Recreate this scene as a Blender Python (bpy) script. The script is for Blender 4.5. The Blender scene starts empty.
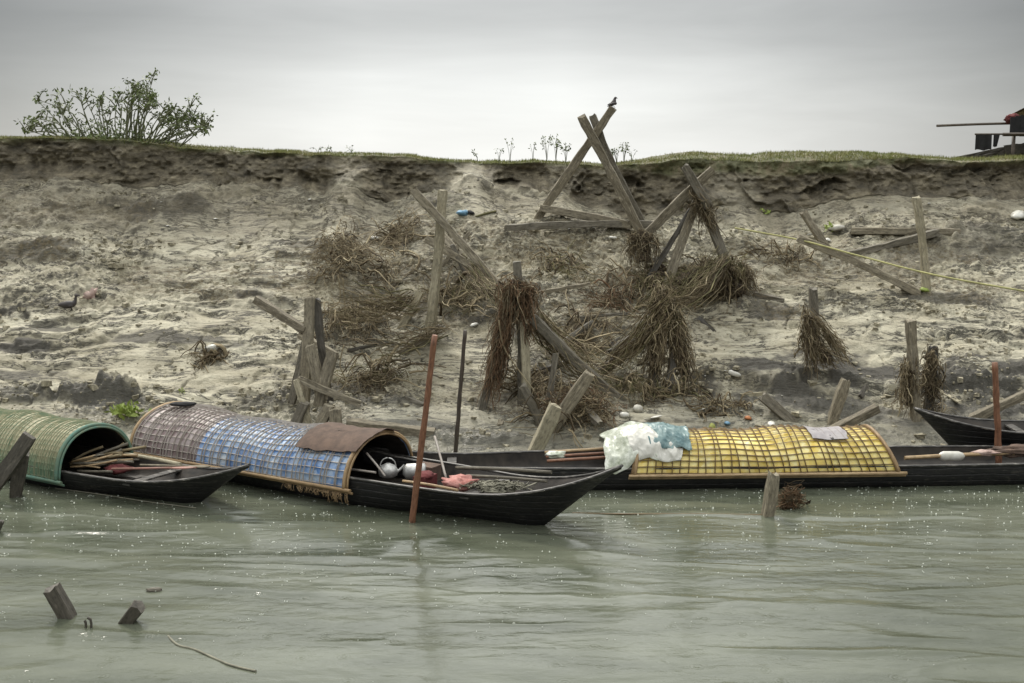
import bpy, math, random
import numpy as np
from mathutils import Vector
random.seed(5); R = np.random.RandomState(11)
C = bpy.context.scene.collection
sc = bpy.context.scene
# ------------------------------------------------------------------ camera
F = 1180.0; H = 4.6; TH = math.atan(169.5 / F)
cd = bpy.data.cameras.new('camera'); cam = bpy.data.objects.new('camera', cd); C.objects.link(cam)
cam.location = (0, 0, H); cam.rotation_euler = (math.pi / 2 - TH, 0, 0)
cd.sensor_width = 36; cd.lens = F / 1024 * 36; cd.clip_end = 2000; cd.clip_start = .1
sc.camera = cam
def ray(px, py):
    a = (px - 512) / F; b = (341.5 - py) / F
    return np.array([a, math.cos(TH) + b * math.sin(TH), -math.sin(TH) + b * math.cos(TH)])
def P(px, py, Y):                       # the point at depth Y seen there
    v = ray(px, py); return np.array([0, 0, H]) + v * (Y / v[1])
def Z(px, py, z=0.):
    v = ray(px, py); return np.array([0, 0, H]) + v * ((z - H) / v[2])
# ------------------------------------------------------------------ noise
_T = R.rand(64, 256, 256).astype(np.float32)
def vn(x, y, s):
    x = np.asarray(x, float) + 1000; y = np.asarray(y, float) + 1000
    xi = np.floor(x).astype(int); yi = np.floor(y).astype(int)
    fx = x - xi; fy = y - yi; fx = fx * fx * (3 - 2 * fx); fy = fy * fy * (3 - 2 * fy)
    t = _T[s % 64]; a = xi & 255; b = yi & 255; a1 = (xi + 1) & 255; b1 = (yi + 1) & 255
    return ((t[a, b] * (1 - fx) + t[a1, b] * fx) * (1 - fy) + (t[a, b1] * (1 - fx) + t[a1, b1] * fx) * fy) * 2 - 1
def fbm(x, y, s, o=4, g=.5):
    v = 0; a = 1; n = 0
    for i in range(o):
        c, d = math.cos(i * .9), math.sin(i * .9)
        v = v + a * vn((x * c - y * d) * 2 ** i, (x * d + y * c) * 2 ** i, s + i); n += a; a *= g
    return v / n
def rdg(x, y, s, o=3):
    v = 0; a = 1; n = 0
    for i in range(o):
        v = v + a * (1 - 2 * np.abs(vn(x * 2 ** i, y * 2 ** i, s + i))); n += a; a *= .5
    return v / n
def sst(a, b, x):
    t = np.clip((x - a) / (b - a), 0, 1); return t * t * (3 - 2 * t)
# ------------------------------------------------------------------ mesh helpers
class MB:
    def __init__(s): s.v = []; s.f = []; s.n = 0; s.g = []; s.hasg = False
    def add(s, v, f, mi=0, g=None, sm=False):
        v = np.asarray(v, float).reshape(-1, 3); f = np.asarray(f, int)
        if f.ndim == 1: f = f[None]
        s.v.append(v); s.f.append((f + s.n, mi, sm)); s.n += len(v)
        s.g.append(v if g is None else np.asarray(g, float).reshape(-1, 3))
        if g is not None: s.hasg = True
        return s
    def build(s, name, mats, parent=None, tag=None):
        me = bpy.data.meshes.new(name)
        V = np.concatenate(s.v); me.vertices.add(len(V)); me.vertices.foreach_set('co', V.ravel().astype(np.float32))
        lt = []; lv = []; mi = []; smo = []
        for f, m, sm in s.f:
            lt.append(np.full(len(f), f.shape[1])); lv.append(f.ravel()); mi.append(np.full(len(f), m)); smo.append(np.full(len(f), sm))
        lt = np.concatenate(lt); lv = np.concatenate(lv); mi = np.concatenate(mi); smo = np.concatenate(smo)
        ls = np.concatenate([[0], np.cumsum(lt)[:-1]])
        me.loops.add(len(lv)); me.loops.foreach_set('vertex_index', lv.astype(np.int32))
        me.polygons.add(len(lt)); me.polygons.foreach_set('loop_start', ls.astype(np.int32))
        me.polygons.foreach_set('loop_total', lt.astype(np.int32))
        me.polygons.foreach_set('material_index', mi.astype(np.int32))
        me.polygons.foreach_set('use_smooth', smo.astype(bool))
        me.update(calc_edges=True); me.validate()
        if s.hasg:
            a = me.attributes.new('grain', 'FLOAT_VECTOR', 'POINT'); a.data.foreach_set('vector', np.concatenate(s.g).ravel().astype(np.float32))
        for m in (mats if isinstance(mats, (list, tuple)) else [mats]): me.materials.append(m)
        o = bpy.data.objects.new(name, me); C.objects.link(o)
        if parent is not None: o.parent = parent
        if tag: tagit(o, *tag)
        return o
def tagit(o, label=None, cat=None, group=None, kind=None):
    if label: o['label'] = label
    if cat: o['category'] = cat
    if group: o['group'] = group
    if kind: o['kind'] = kind
    return o
def empty(name, loc, label, cat, group=None, rz=0):
    o = bpy.data.objects.new(name, None); C.objects.link(o); o.location = tuple(loc); o.rotation_euler = (0, 0, rz)
    o.empty_display_size = .2; return tagit(o, label, cat, group)
def recenter(o, loc):
    """put the origin of a top-level mesh at its base"""
    loc = np.asarray(loc, float); me = o.data; n = len(me.vertices); a = np.empty(n * 3, np.float32); me.vertices.foreach_get('co', a)
    a = a.reshape(-1, 3) - loc.astype(np.float32); me.vertices.foreach_set('co', a.ravel()); me.update(); o.location = tuple(loc); return o
def nz(v): return v / (np.linalg.norm(v, axis=-1, keepdims=True) + 1e-9)
def grid_faces(r, c, closed=False):
    i = np.arange(r - 1)[:, None]; j = np.arange(c if closed else c - 1)[None]; j2 = (j + 1) % c
    return np.stack([i * c + j, i * c + j2, (i + 1) * c + j2, (i + 1) * c + j], -1).reshape(-1, 4)
def tubes(mb, p, r, sides=3, mi=0, sm=True, caps=False, sq=None):
    """p (N,K,3) paths, r scalar / (K,) / (N,K)"""
    p = np.asarray(p, float)
    if p.ndim == 2: p = p[None]
    N, K, _ = p.shape; r = np.broadcast_to(np.asarray(r, float), (N, K))
    t = nz(np.gradient(p, axis=1)); ref = np.where(np.abs(t[:, :1, 2:3]) > .9, [[[1., 0, 0]]], [[[0., 0, 1.]]])
    a = nz(np.cross(t, ref)); b = np.cross(a, t)
    th = np.arange(sides) * 2 * math.pi / sides
    q = 1 if sq is None else sq
    v = p[:, :, None] + r[:, :, None, None] * (np.cos(th)[:, None] * a[:, :, None] + q * np.sin(th)[:, None] * b[:, :, None])
    f = grid_faces(K, sides, True)
    ff = (f[None] + (np.arange(N) * K * sides)[:, None, None]).reshape(-1, 4)
    ln = np.concatenate([np.zeros((N, 1)), np.cumsum(np.linalg.norm(np.diff(p, axis=1), axis=2), 1)], 1)
    g = np.stack([np.broadcast_to(ln[:, :, None], v.shape[:3]) + np.arange(N)[:, None, None] * 3.7, np.broadcast_to(np.cos(th) * .05, v.shape[:3]), np.broadcast_to(np.sin(th) * .05, v.shape[:3])], -1)
    mb.add(v.reshape(-1, 3), ff, mi, g, sm)
    if caps:
        base = mb.n - N * K * sides
        for k in range(N):
            o = k * K * sides
            mb.f.append((np.array([np.arange(sides)[::-1] + o + base]), mi, False)); mb.f.append((np.array([np.arange(sides) + o + (K - 1) * sides + base]), mi, False))
    return mb
def spl(pts, k=12):
    pts = np.asarray(pts, float); n = len(pts); t = np.linspace(0, n - 1, k); out = []
    for u in t:
        i = min(int(u), n - 2); f = u - i
        p0 = pts[max(i - 1, 0)]; p1 = pts[i]; p2 = pts[i + 1]; p3 = pts[min(i + 2, n - 1)]
        out.append(.5 * ((2 * p1) + (-p0 + p2) * f + (2 * p0 - 5 * p1 + 4 * p2 - p3) * f * f + (-p0 + 3 * p1 - 3 * p2 + p3) * f ** 3))
    return np.array(out)
def timber(mb, p0, p1, w=.2, h=None, roll=0., jit=.010, mi=0):
    """squared timber with chamfered arrises, slightly uneven, with checks along it"""
    w = w * .88; h = (h or w / .88) * .88 if h else w; p0 = np.asarray(p0, float); p1 = np.asarray(p1, float); t = nz(p1 - p0); L = np.linalg.norm(p1 - p0)
    ref = np.array([0, 1., 0]) if abs(t[1]) < .8 else np.array([0, 0, 1.])
    a = nz(np.cross(t, ref)); b = np.cross(a, t); cr, sr = math.cos(roll), math.sin(roll); a, b = a * cr + b * sr, b * cr - a * sr
    c = .14; pr = np.array([(-1, -1 + c), (-1 + c, -1), (0, -1.0), (1 - c, -1), (1, -1 + c), (1., 0), (1, 1 - c), (1 - c, 1), (0, 1.), (-1 + c, 1), (-1, 1 - c), (-1., 0)]) * .5
    K = max(4, int(L / .18)); ks = np.linspace(0, L, K); n = len(pr); s0 = R.rand() * 50
    bow = R.uniform(-.035, .035) * L / 2; bow2 = R.uniform(-.012, .012)
    V = []; G = []
    for i, s in enumerate(ks):
        k = 1 + .06 * math.sin(s * 3 + s0) + .04 * math.sin(s * 9.3 + s0) - .12 * (R.rand() < .12); q = pr * [w, h] * k + R.uniform(-jit, jit, (n, 2))
        if i in (0, K - 1): q = q * .93
        cc = p0 + t * (s + 0) + a * bow * math.sin(math.pi * s / L) + b * bow2 * math.sin(s * 4 + s0) + t[None] * (R.uniform(-.045, .02, (n, 1)) if i in (0, K - 1) else 0)
        V.append(cc + q[:, :1] * a + q[:, 1:] * b); G.append(np.stack([np.full(n, s + s0), q[:, 0], q[:, 1] + s0], 1))
    mb.add(np.concatenate(V), grid_faces(K, n, True), mi, np.concatenate(G))
    base = mb.n - K * n
    mb.f.append((np.array([np.arange(n)[::-1] + base]), mi, False)); mb.f.append((np.array([np.arange(n) + base + (K - 1) * n]), mi, False))
    return mb
def boxm(mb, c, s, rz=0, mi=0, rx=0):
    x, y, z = [q / 2 for q in s]; v = np.array([(i, j, k) for i in (-x, x) for j in (-y, y) for k in (-z, z)])
    if rx: cx, sx = math.cos(rx), math.sin(rx); v = v @ np.array([[1, 0, 0], [0, cx, sx], [0, -sx, cx]])
    cz, sz = math.cos(rz), math.sin(rz); v = v @ np.array([[cz, sz, 0], [-sz, cz, 0], [0, 0, 1]])
    return mb.add(v + np.asarray(c), [(0, 1, 3, 2), (4, 6, 7, 5), (0, 4, 5, 1), (2, 3, 7, 6), (0, 2, 6, 4), (1, 5, 7, 3)], mi)
def blob(mb, c, s, amp=.2, fr=3., mi=0, n=(14, 20), seed=0, flat=None):
    u = np.linspace(0, math.pi, n[0])[:, None]; w = np.linspace(0, 2 * math.pi, n[1], endpoint=False)[None]
    d = np.stack([np.sin(u) * np.cos(w), np.sin(u) * np.sin(w), np.cos(u) + 0 * w], -1)
    k = 1 + amp * fbm(d[..., 0] * fr + seed * 3.1, d[..., 1] * fr + d[..., 2] * fr * 1.7, seed, 3)
    v = d * k[..., None] * np.asarray(s)
    if flat is not None: v[..., 2] = np.maximum(v[..., 2], flat)
    return mb.add((v + np.asarray(c)).reshape(-1, 3), grid_faces(n[0], n[1], True), mi, None, True)
# ------------------------------------------------------------------ materials
def newmat(name):
    m = bpy.data.materials.new(name); m.use_nodes = True; nt = m.node_tree; b = nt.nodes['Principled BSDF']
    return m, nt, b
def N(nt, t, **k):
    n = nt.nodes.new(t)
    for a, v in k.items():
        if a in n.inputs: n.inputs[a].default_value = v
        else: setattr(n, a, v)
    return n
def ramp(nt, src, stops, out='Color'):
    r = nt.nodes.new('ShaderNodeValToRGB'); e = r.color_ramp.elements
    while len(e) < len(stops): e.new(.5)
    for q, (p, c) in zip(e, stops):
        q.position = p; q.color = (c if hasattr(c, '__len__') else (c, c, c)) + (1,) if hasattr(c, '__len__') else (c, c, c, 1)
    nt.links.new(src, r.inputs['Fac']); return r.outputs[out]
def noise(nt, vec, scale, detail=4, rough=.55, dist=0):
    n = N(nt, 'ShaderNodeTexNoise', Scale=scale, Detail=detail, Roughness=rough, Distortion=dist)
    if vec is not None: nt.links.new(vec, n.inputs['Vector'])
    return n.outputs['Fac']
def mp(nt, vec, sc_=(1, 1, 1), rot=(0, 0, 0), loc=(0, 0, 0)):
    m = N(nt, 'ShaderNodeMapping'); m.inputs['Scale'].default_value = sc_; m.inputs['Rotation'].default_value = rot; m.inputs['Location'].default_value = loc
    nt.links.new(vec, m.inputs['Vector']); return m.outputs[0]
def mixc(nt, f, a, b, mode='MIX'):
    m = N(nt, 'ShaderNodeMix', data_type='RGBA', blend_type=mode)
    for i, s in ((0, f), (6, a), (7, b)):
        if hasattr(s, 'is_output'): nt.links.new(s, m.inputs[i])
        elif hasattr(s, '__len__'): m.inputs[i].default_value = tuple(s) + (1,)
        else: m.inputs[i].default_value = s
    return m.outputs[2]
def bump(nt, b, h, strength=.4, dist=.02, prev=None):
    n = N(nt, 'ShaderNodeBump', Strength=strength, Distance=dist); nt.links.new(h, n.inputs['Height'])
    if prev is not None: nt.links.new(prev, n.inputs['Normal'])
    nt.links.new(n.outputs[0], b.inputs['Normal']); return n.outputs[0]
def attr(nt, name, out='Vector'):
    return N(nt, 'ShaderNodeAttribute', attribute_name=name).outputs[out]
def geo(nt): return nt.nodes.new('ShaderNodeNewGeometry').outputs['Position']
def objc(nt): return nt.nodes.new('ShaderNodeTexCoord').outputs['Object']
def orand(nt): return nt.nodes.new('ShaderNodeObjectInfo').outputs['Random']
def wood(name, dark, mid, light, rough=.8, gs=1., bstr=.5):
    m, nt, b = newmat(name); v = attr(nt, 'grain')
    g = noise(nt, mp(nt, v, (1.2 * gs, 26 * gs, 26 * gs)), 1.5, 5, .6, .4); l = noise(nt, mp(nt, v, (1, 3, 3)), 2.2, 3, .6)
    c = ramp(nt, g, [(.28, dark), (.5, mid), (.75, light)])
    c = mixc(nt, ramp(nt, l, [(.3, 0.), (.62, .55)]), c, tuple(q * .55 for q in mid))
    c = mixc(nt, .3, c, mixc(nt, orand(nt), dark, light))
    bl = noise(nt, mp(nt, v, (3, 9, 9)), 3.2, 4, .7); c = mixc(nt, ramp(nt, bl, [(.32, .8), (.5, 0.)]), c, tuple(q * .3 for q in mid)); c = mixc(nt, ramp(nt, bl, [(.58, 0.), (.72, .7)]), c, tuple(min(1, q * 1.25) for q in light))
    nt.links.new(c, b.inputs['Base Color']); b.inputs['Roughness'].default_value = rough
    bump(nt, b, g, bstr, .01); return m
def cloth(name, col, col2=None, rough=.9, sc_=6, tr=0.):
    m, nt, b = newmat(name); o = objc(nt); n1 = noise(nt, o, sc_, 5, .65)
    nt.links.new(mixc(nt, ramp(nt, n1, [(.35, 0.), (.65, 1.)]), col, col2 or tuple(q * .6 for q in col)), b.inputs['Base Color'])
    b.inputs['Roughness'].default_value = rough; bump(nt, b, noise(nt, o, 40, 3), .3, .01)
    return m
def fib(name, a, b_, c_):
    m, nt, b = newmat(name); v = attr(nt, 'grain')
    nt.links.new(ramp(nt, noise(nt, v, 1.3, 2, .6), [(.25, a), (.5, b_), (.75, c_)]), b.inputs['Base Color']); b.inputs['Roughness'].default_value = .9
    return m
M = {}
M['timber'] = wood('weathered_timber', (.075, .062, .04), (.21, .18, .125), (.42, .375, .275))
M['timber_pale'] = wood('pale_timber', (.24, .21, .14), (.40, .36, .25), (.52, .47, .34))
M['timber_dark'] = wood('wet_dark_timber', (.03, .026, .02), (.075, .066, .05), (.14, .125, .10), .6)
M['timber_mid'] = wood('damp_timber', (.06, .053, .04), (.15, .133, .10), (.26, .235, .18), .7)
M['bamboo_red'] = wood('red_brown_bamboo', (.09, .035, .018), (.2, .085, .045), (.32, .16, .09), .55, .6)
M['bamboo'] = wood('straw_bamboo', (.22, .13, .06), (.42, .28, .14), (.55, .42, .25), .5, .6)
M['bamboo_dark'] = wood('dark_bamboo', (.03, .022, .016), (.08, .06, .042), (.15, .12, .09), .55, .6)
M['fibre'] = fib('brown_root_fibre', (.022, .015, .008), (.095, .07, .038), (.30, .24, .145))
M['fibre_red'] = fib('reddish_root_fibre', (.05, .026, .013), (.18, .105, .055), (.38, .28, .17))
M['straw'] = fib('dry_straw_fibre', (.08, .062, .032), (.26, .21, .125), (.5, .44, .29))
M['mossy'] = fib('green_brown_fibre', (.04, .04, .015), (.13, .12, .05), (.32, .28, .14))
# black tarred hull
m, nt, b = newmat('black_tar'); o = objc(nt)
n1 = noise(nt, mp(nt, o, (1, 1, 6)), 2.5, 6, .65); n2 = noise(nt, o, 18, 4)
c = ramp(nt, n1, [(.3, (.007, .007, .008)), (.55, (.013, .0125, .013)), (.8, (.045, .042, .037))])
nt.links.new(c, b.inputs['Base Color']); nt.links.new(ramp(nt, n2, [(.3, .38), (.7, .7)]), b.inputs['Roughness']); wv = N(nt, 'ShaderNodeTexWave', Scale=3.2, Distortion=1.5, bands_direction='Z'); nt.links.new(o, wv.inputs['Vector']); bb_ = bump(nt, b, n1, .5, .03); bump(nt, b, ramp(nt, wv.outputs['Color'], [(.0, 0.), (.08, 1.)]), .6, .02, bb_)
sc_n = noise(nt, mp(nt, o, (1.5, 1, 5)), 5, 6, .75); nt.links.new(mixc(nt, ramp(nt, sc_n, [(.57, 0.), (.66, .7)]), c, (.10, .09, .075)), b.inputs['Base Color']); M['tar'] = m
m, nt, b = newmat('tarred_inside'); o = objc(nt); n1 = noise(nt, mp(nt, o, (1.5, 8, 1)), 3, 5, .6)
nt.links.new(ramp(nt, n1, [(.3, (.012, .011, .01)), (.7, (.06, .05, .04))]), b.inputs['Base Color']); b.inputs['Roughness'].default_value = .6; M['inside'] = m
m, nt, b = newmat('worn_gunwale'); o = objc(nt); n1 = noise(nt, mp(nt, o, (2, 10, 10)), 3, 5, .6)
nt.links.new(ramp(nt, n1, [(.35, (.02, .019, .018)), (.55, (.08, .075, .068)), (.72, (.3, .28, .25))]), b.inputs['Base Color']); b.inputs['Roughness'].default_value = .4; M['gunwale'] = m
# tarps
def tarp(name, stops, cell=None, rough=.45, sx=3., loc=(0, 0, 0)):
    m, nt, b = newmat(name); o = objc(nt); n1 = noise(nt, mp(nt, o, (sx, sx, sx), loc=loc), 1.6, 6, .7, .5)
    c = ramp(nt, n1, stops)
    if cell:
        vo = N(nt, 'ShaderNodeTexVoronoi', Scale=cell); nt.links.new(o, vo.inputs['Vector'])
        c = mixc(nt, .45, c, ramp(nt, vo.outputs['Color'], [(0., stops[0][1]), (1., stops[-1][1])]))
    nt.links.new(c, b.inputs['Base Color']); b.inputs['Roughness'].default_value = rough; bump(nt, b, noise(nt, o, 9, 4), .5, .03); return m
M['yellow'] = tarp('yellow_tarp', [(.25, (.5, .34, .04)), (.40, (.85, .58, .05)), (.53, (.93, .72, .14)), (.68, (.92, .88, .55))], 8)
M['blue'] = tarp('blue_tarp', [(.33, (.04, .12, .34)), (.45, (.09, .25, .55)), (.56, (.35, .48, .62)), (.68, (.62, .65, .66))], 9)
M['redtarp'] = tarp('red_brown_tarp', [(.3, (.13, .07, .07)), (.5, (.25, .2, .2)), (.7, (.42, .38, .36))], 9)
m, nt, b = newmat('green_tan_tarp'); o = objc(nt)
sp = N(nt, 'ShaderNodeSeparateXYZ'); nt.links.new(o, sp.inputs[0])
ad = N(nt, 'ShaderNodeMath', operation='MULTIPLY_ADD'); nt.links.new(noise(nt, o, 2.5, 5, .7), ad.inputs[0]); ad.inputs[1].default_value = .55; nt.links.new(sp.outputs[2], ad.inputs[2])
c = ramp(nt, ad.outputs[0], [(.5, (.06, .19, .12)), (.66, (.15, .25, .15)), (.8, (.34, .32, .19)), (1., (.44, .40, .26))])
vo = N(nt, 'ShaderNodeTexVoronoi', Scale=16.); nt.links.new(o, vo.inputs['Vector']); c = mixc(nt, .3, c, mixc(nt, vo.outputs['Color'], (.1, .12, .07), (.45, .42, .28)))
nt.links.new(c, b.inputs['Base Color']); b.inputs['Roughness'].default_value = .6; bump(nt, b, noise(nt, o, 14, 4), .5, .02); M['green'] = m
def flat(name, col, rough=.8, col2=None, scl=8.):
    m, nt, b = newmat(name); n1 = noise(nt, objc(nt), scl, 5, .65)
    nt.links.new(mixc(nt, ramp(nt, n1, [(.35, 0.), (.68, 1.)]), col, col2 or tuple(q * .6 for q in col)), b.inputs['Base Color']); b.inputs['Roughness'].default_value = rough; return m
M['strip_dark'] = flat('dark_bamboo_strip', (.2, .135, .065), .6); M['strip_pale'] = flat('pale_bamboo_strip', (.42, .39, .35), .6, (.25, .21, .18)); M['strip_green'] = flat('green_tan_strip', (.36, .35, .23), .7, (.14, .22, .14))
M['tealrim'] = flat('teal_green_binding', (.08, .19, .15), .7, (.16, .2, .13)); M['brown_cloth'] = cloth('wet_brown_cloth', (.13, .085, .062), (.075, .05, .038)); M['grey_cloth'] = cloth('grey_lilac_cloth', (.36, .34, .34), (.25, .23, .24), .7)
M['white'] = flat('dirty_white_plastic', (.66, .65, .6), .5, (.46, .45, .39)); M['net'] = flat('white_nylon_net', (.66, .68, .62), .75, (.38, .42, .3), 5.)
M['teal'] = cloth('blue_green_tarp', (.05, .12, .13), (.24, .33, .32), .5, 5); M['red'] = cloth('faded_red_cloth', (.5, .26, .23), (.33, .12, .1), .9, 9); M['pink'] = flat('pinkish_paddle_wood', (.35, .17, .13), .5, (.22, .13, .1))
M['metal'] = flat('dented_aluminium', (.6, .6, .58), .5, (.3, .3, .29), 14.); M['metal'].node_tree.nodes['Principled BSDF'].inputs['Metallic'].default_value = .7
M['blackc'] = cloth('black_cloth', (.02, .02, .021)); M['feather'] = flat('dark_feathers', (.035, .03, .03), .6, (.06, .05, .045)); m, nt, b = newmat('muddy_root_core'); nn = noise(nt, geo(nt), 16, 5, .8); nt.links.new(ramp(nt, nn, [(.38, (.02, .014, .008)), (.55, (.085, .06, .034)), (.68, (.2, .16, .1))]), b.inputs['Base Color']); b.inputs['Roughness'].default_value = .8; bump(nt, b, nn, 1., .06); M['core'] = m
M['rope'] = flat('green_yellow_rope', (.52, .5, .22), .8); M['rope_grey'] = flat('grey_rope', (.25, .24, .18), .8)
M['leaf'] = flat('shrub_leaf', (.14, .18, .045), .6, (.06, .085, .028), 3.); M['stem'] = flat('green_stem', (.13, .14, .07), .7); M['grass'] = flat('bank_grass', (.19, .22, .06), .8, (.28, .26, .11), 1.2)
M['lime'] = flat('yellow_green_leaf', (.3, .38, .08), .6); M['blueplastic'] = flat('blue_plastic', (.18, .36, .52), .4); M['orange'] = flat('orange_scrap', (.5, .2, .08), .6); M['lump'] = flat('lime_green_bag', (.32, .34, .08), .6)
M['dkred'] = cloth('dark_red_cloth', (.14, .03, .03)); M['pale_stone'] = flat('pale_foam', (.55, .53, .46), .7); M['pinkish'] = flat('pinkish_scrap', (.5, .38, .33), .7, (.3, .2, .17))
# ------------------------------------------------------------------ terrain
SK = [(-400, 150), (0, 138), (60, 137), (130, 141), (200, 149), (300, 154), (400, 157), (480, 163), (540, 162), (600, 166), (650, 163), (690, 158), (760, 162), (850, 160), (900, 157), (955, 162), (1024, 160), (1400, 150)]
CB = [(-400, 190), (0, 182), (100, 184), (170, 186), (230, 190), (300, 198), (400, 194), (470, 186), (520, 188), (600, 210), (680, 214), (760, 216), (850, 200), (930, 198), (1024, 196), (1400, 195)]
def zpy(py, Y):
    b = (341.5 - py) / F; return H + Y * (-math.sin(TH) + b * math.cos(TH)) / (math.cos(TH) + b * math.sin(TH))
def Yc(x): return 27.1 + .55 * fbm(x * .22, x * 0 + 3.3, 1, 3) + .22 * fbm(x * 1.1, x * 0 + 9, 2, 3)
def zc(x):
    Y = Yc(x); px = 512 + F * x / Y; return zpy(np.interp(px, *zip(*CB)), Y) + .13 * fbm(x * 1.4, x * 0, 5, 4) + .3 * notch(x)
def notch(x):
    v = np.exp(-((x - 17.5 * -.012 + .75) / .55) ** 2) + .55 * sst(.2, .5, fbm(x * .55 + 4, x * 0, 66, 3)); return np.clip(v, 0, 1)
def zt(x):
    Y = Yc(x) + .45; px = 512 + F * x / Y; return zpy(np.interp(px, *zip(*SK)), Y)
YK = np.array([14., 17.2, 18.7, 19.6, 20.6, 21.8, 23.2, 25., 27.1]); ZK = np.array([-1.2, -.45, -.03, .22, .5, 1.0, 1.72, 2.72, 3.7])
BUMPS = [  # px, py, half width m, half depth m, height m (hollows negative)
    (90, 396, .9, .25, .28), (20, 400, .8, .2, .2), (122, 394, .4, .25, .18), (40, 250, 1.3, .3, .18), (28, 345, .45, .12, -.12), (300, 250, 1.2, .3, .12), (150, 205, 1.6, .25, .2),
    (560, 415, .9, .5, .2), (704, 378, .45, .25, .16), (760, 250, 1.0, .5, .22), (820, 380, .9, .3, .14), (960, 390, .9, .4, .2), (480, 440, .8, .2, .18), (500, 240, .9, .4, .15), (350, 330, .8, .5, .18),
    (650, 285, 1.1, .5, .22), (735, 300, .5, .5, .2), (440, 205, .5, .5, .2), (590, 330, .8, .4, .12), (260, 300, .8, .3, .08), (620, 400, .6, .3, .2), (980, 240, 1.3, .4, .2), (850, 300, 1.0, .3, .1)]
def base(x, Y):
    zz = np.interp(Y, YK, ZK); k = sst(22.5, 27.1, Y); yc = Yc(x)
    f = np.clip((Y - 22.5) / (yc - 22.5), 0, 1.2); z2 = np.interp(22.5, YK, ZK) + (zc(x) - np.interp(22.5, YK, ZK)) * (f * .85 + .15 * f * f)
    return zz * (1 - k) + z2 * k if True else zz
_B = []; _FL = []
def disp(x, Y):
    sh = sst(18.2, 19.4, Y)
    d = .2 * fbm(x * .45, Y * .7, 10, 3) * (.35 + .65 * sh)
    # terraces: slump steps with sharp risers that wander along the bank
    ph = Y * .95 + 1.5 * fbm(x * .22, Y * .35, 14, 3) + .45 * fbm(x * 1.3, Y * 1.6, 17, 3)
    ph = ph + .16 * fbm(x * 3.5, Y * 4.5, 5, 4); st = np.floor(ph) + sst(.0, .16, ph - np.floor(ph)); amp = np.clip(.095 * (.55 + 1.2 * fbm(x * .35 + 5, Y * .5, 20, 2)), 0, .3)
    d = d + (st - ph) * amp * sh
    ph = Y * 2.9 + 1.3 * fbm(x * .7, Y * .9, 24, 3); ph = ph + .5 * fbm(x * 3.1, Y * 4.2, 7, 4); st = np.floor(ph) + sst(.0, .22, ph - np.floor(ph)); amp = np.clip(.075 * (.3 + 1.9 * fbm(x * .5 + 9, Y * .8, 28, 2)), 0, .14)
    d = d + (st - ph) * amp * sh
    rough = sst(-.28, .3, fbm(x * .33 + 2, Y * .55, 30, 3)) * sst(18.4, 20., Y) * .85 + .12
    for bx, by, a, b_ in _FL: rough = rough * (1 - .93 * sst(1.2, .5, ((x - bx) / a) ** 2 + ((Y - by) / b_) ** 2 + 1.1 * fbm(x * 1.2, Y * 2, 46, 4)))
    wx = x + .25 * fbm(x * 1.3, Y * 1.9, 3, 3); wy = Y + .2 * fbm(x * 1.6, Y * 2.2, 12, 3)
    d = d + rough * (.085 * rdg(wx * 1.5, wy * 2.4, 33, 4) + .085 * fbm(wx * 4, wy * 6, 37, 4, .6) + .05 * rdg(wx * 6, wy * 9, 43, 3) + .028 * vn(x * 17, Y * 20, 41))
    ck = np.abs(fbm(wx * .8, wy * 1.7, 49, 4)); d = d - .07 * sst(.035, .0, ck) * sh * (1 - rough)     # cracks in the smooth silt
    # right-hand scarp of dark clay above the boats
    ys = 20.9 + .35 * fbm(x * .8, x * 0, 45, 3); d = d + .26 * sst(2.6, 3.6, x) * (sst(0, .12, Y - ys + .12 * fbm(x * 4, Y * 4, 11, 3)) - .0) * np.exp(-np.clip(Y - ys, 0, 9) / 1.2)
    for bx, by, a, b_, h in _B:
        q = ((x - bx) / a) ** 2 + ((Y - by) / b_) ** 2 + .5 * fbm(x * 2.2, Y * 3, 47, 3); hm = sst(1.25, .3, q + .6 * fbm(x * 5, Y * 7, 39, 3)); d = d + h * hm * (.7 + .5 * fbm(x * 5, Y * 7, 48, 4)); rough = np.maximum(rough, hm)
    return d, rough
def hs(x, Y):
    x = np.asarray(x, float); Y = np.asarray(Y, float); return base(x, Y) + disp(x, Y)[0]
def G(px, py):                          # where the sight line meets the slope
    v = ray(px, py); Y = np.arange(16., 28.5, .02); z = H + v[2] * Y / v[1]; g = hs(v[0] * Y / v[1], Y); i = np.argmax(z <= g)
    if not (z <= g).any(): i = len(Y) - 1
    y = Y[i]; return np.array([v[0] * y / v[1], y, g[i]])
_tl = []
for px, py, a, b_ in [(110, 320, 2.3, .55), (170, 368, 2.2, .5), (20, 330, 1.2, .5), (300, 375, .7, .4), (440, 355, 1., .5), (760, 328, 1.5, .45), (900, 322, 2.2, .3), (260, 222, 1.6, .35), (440, 215, 1., .3), (560, 200, 1.4, .4), (680, 430, 1.5, .35), (740, 345, 1.0, .5), (400, 420, 1.5, .35), (880, 420, 1.6, .3), (540, 445, 1.2, .2), (200, 400, .9, .25), (330, 245, 1.1, .3)]:
    g = G(px, py); _tl.append((g[0], g[1], a, b_))
_FL = _tl
_tmp = []
for px, py, a, b_, h in BUMPS:
    g = G(px, py); _tmp.append((g[0], g[1], a, b_, h))
_B = _tmp
xs = np.concatenate([-15.5 - np.geomspace(.05, 45, 30)[::-1], np.arange(-15.5, 15.5, .021), 15.5 + np.geomspace(.05, 45, 30)])
tB = np.linspace(0, 1, 400); yc = Yc(xs); X = xs[None]
# rows: slope
YB = 16. + (yc[None] - 16.) * tB[:, None] ** .93; XB = np.broadcast_to(X, YB.shape)
dB, rB = disp(XB, YB); ZB = base(XB, YB) + dB
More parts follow.
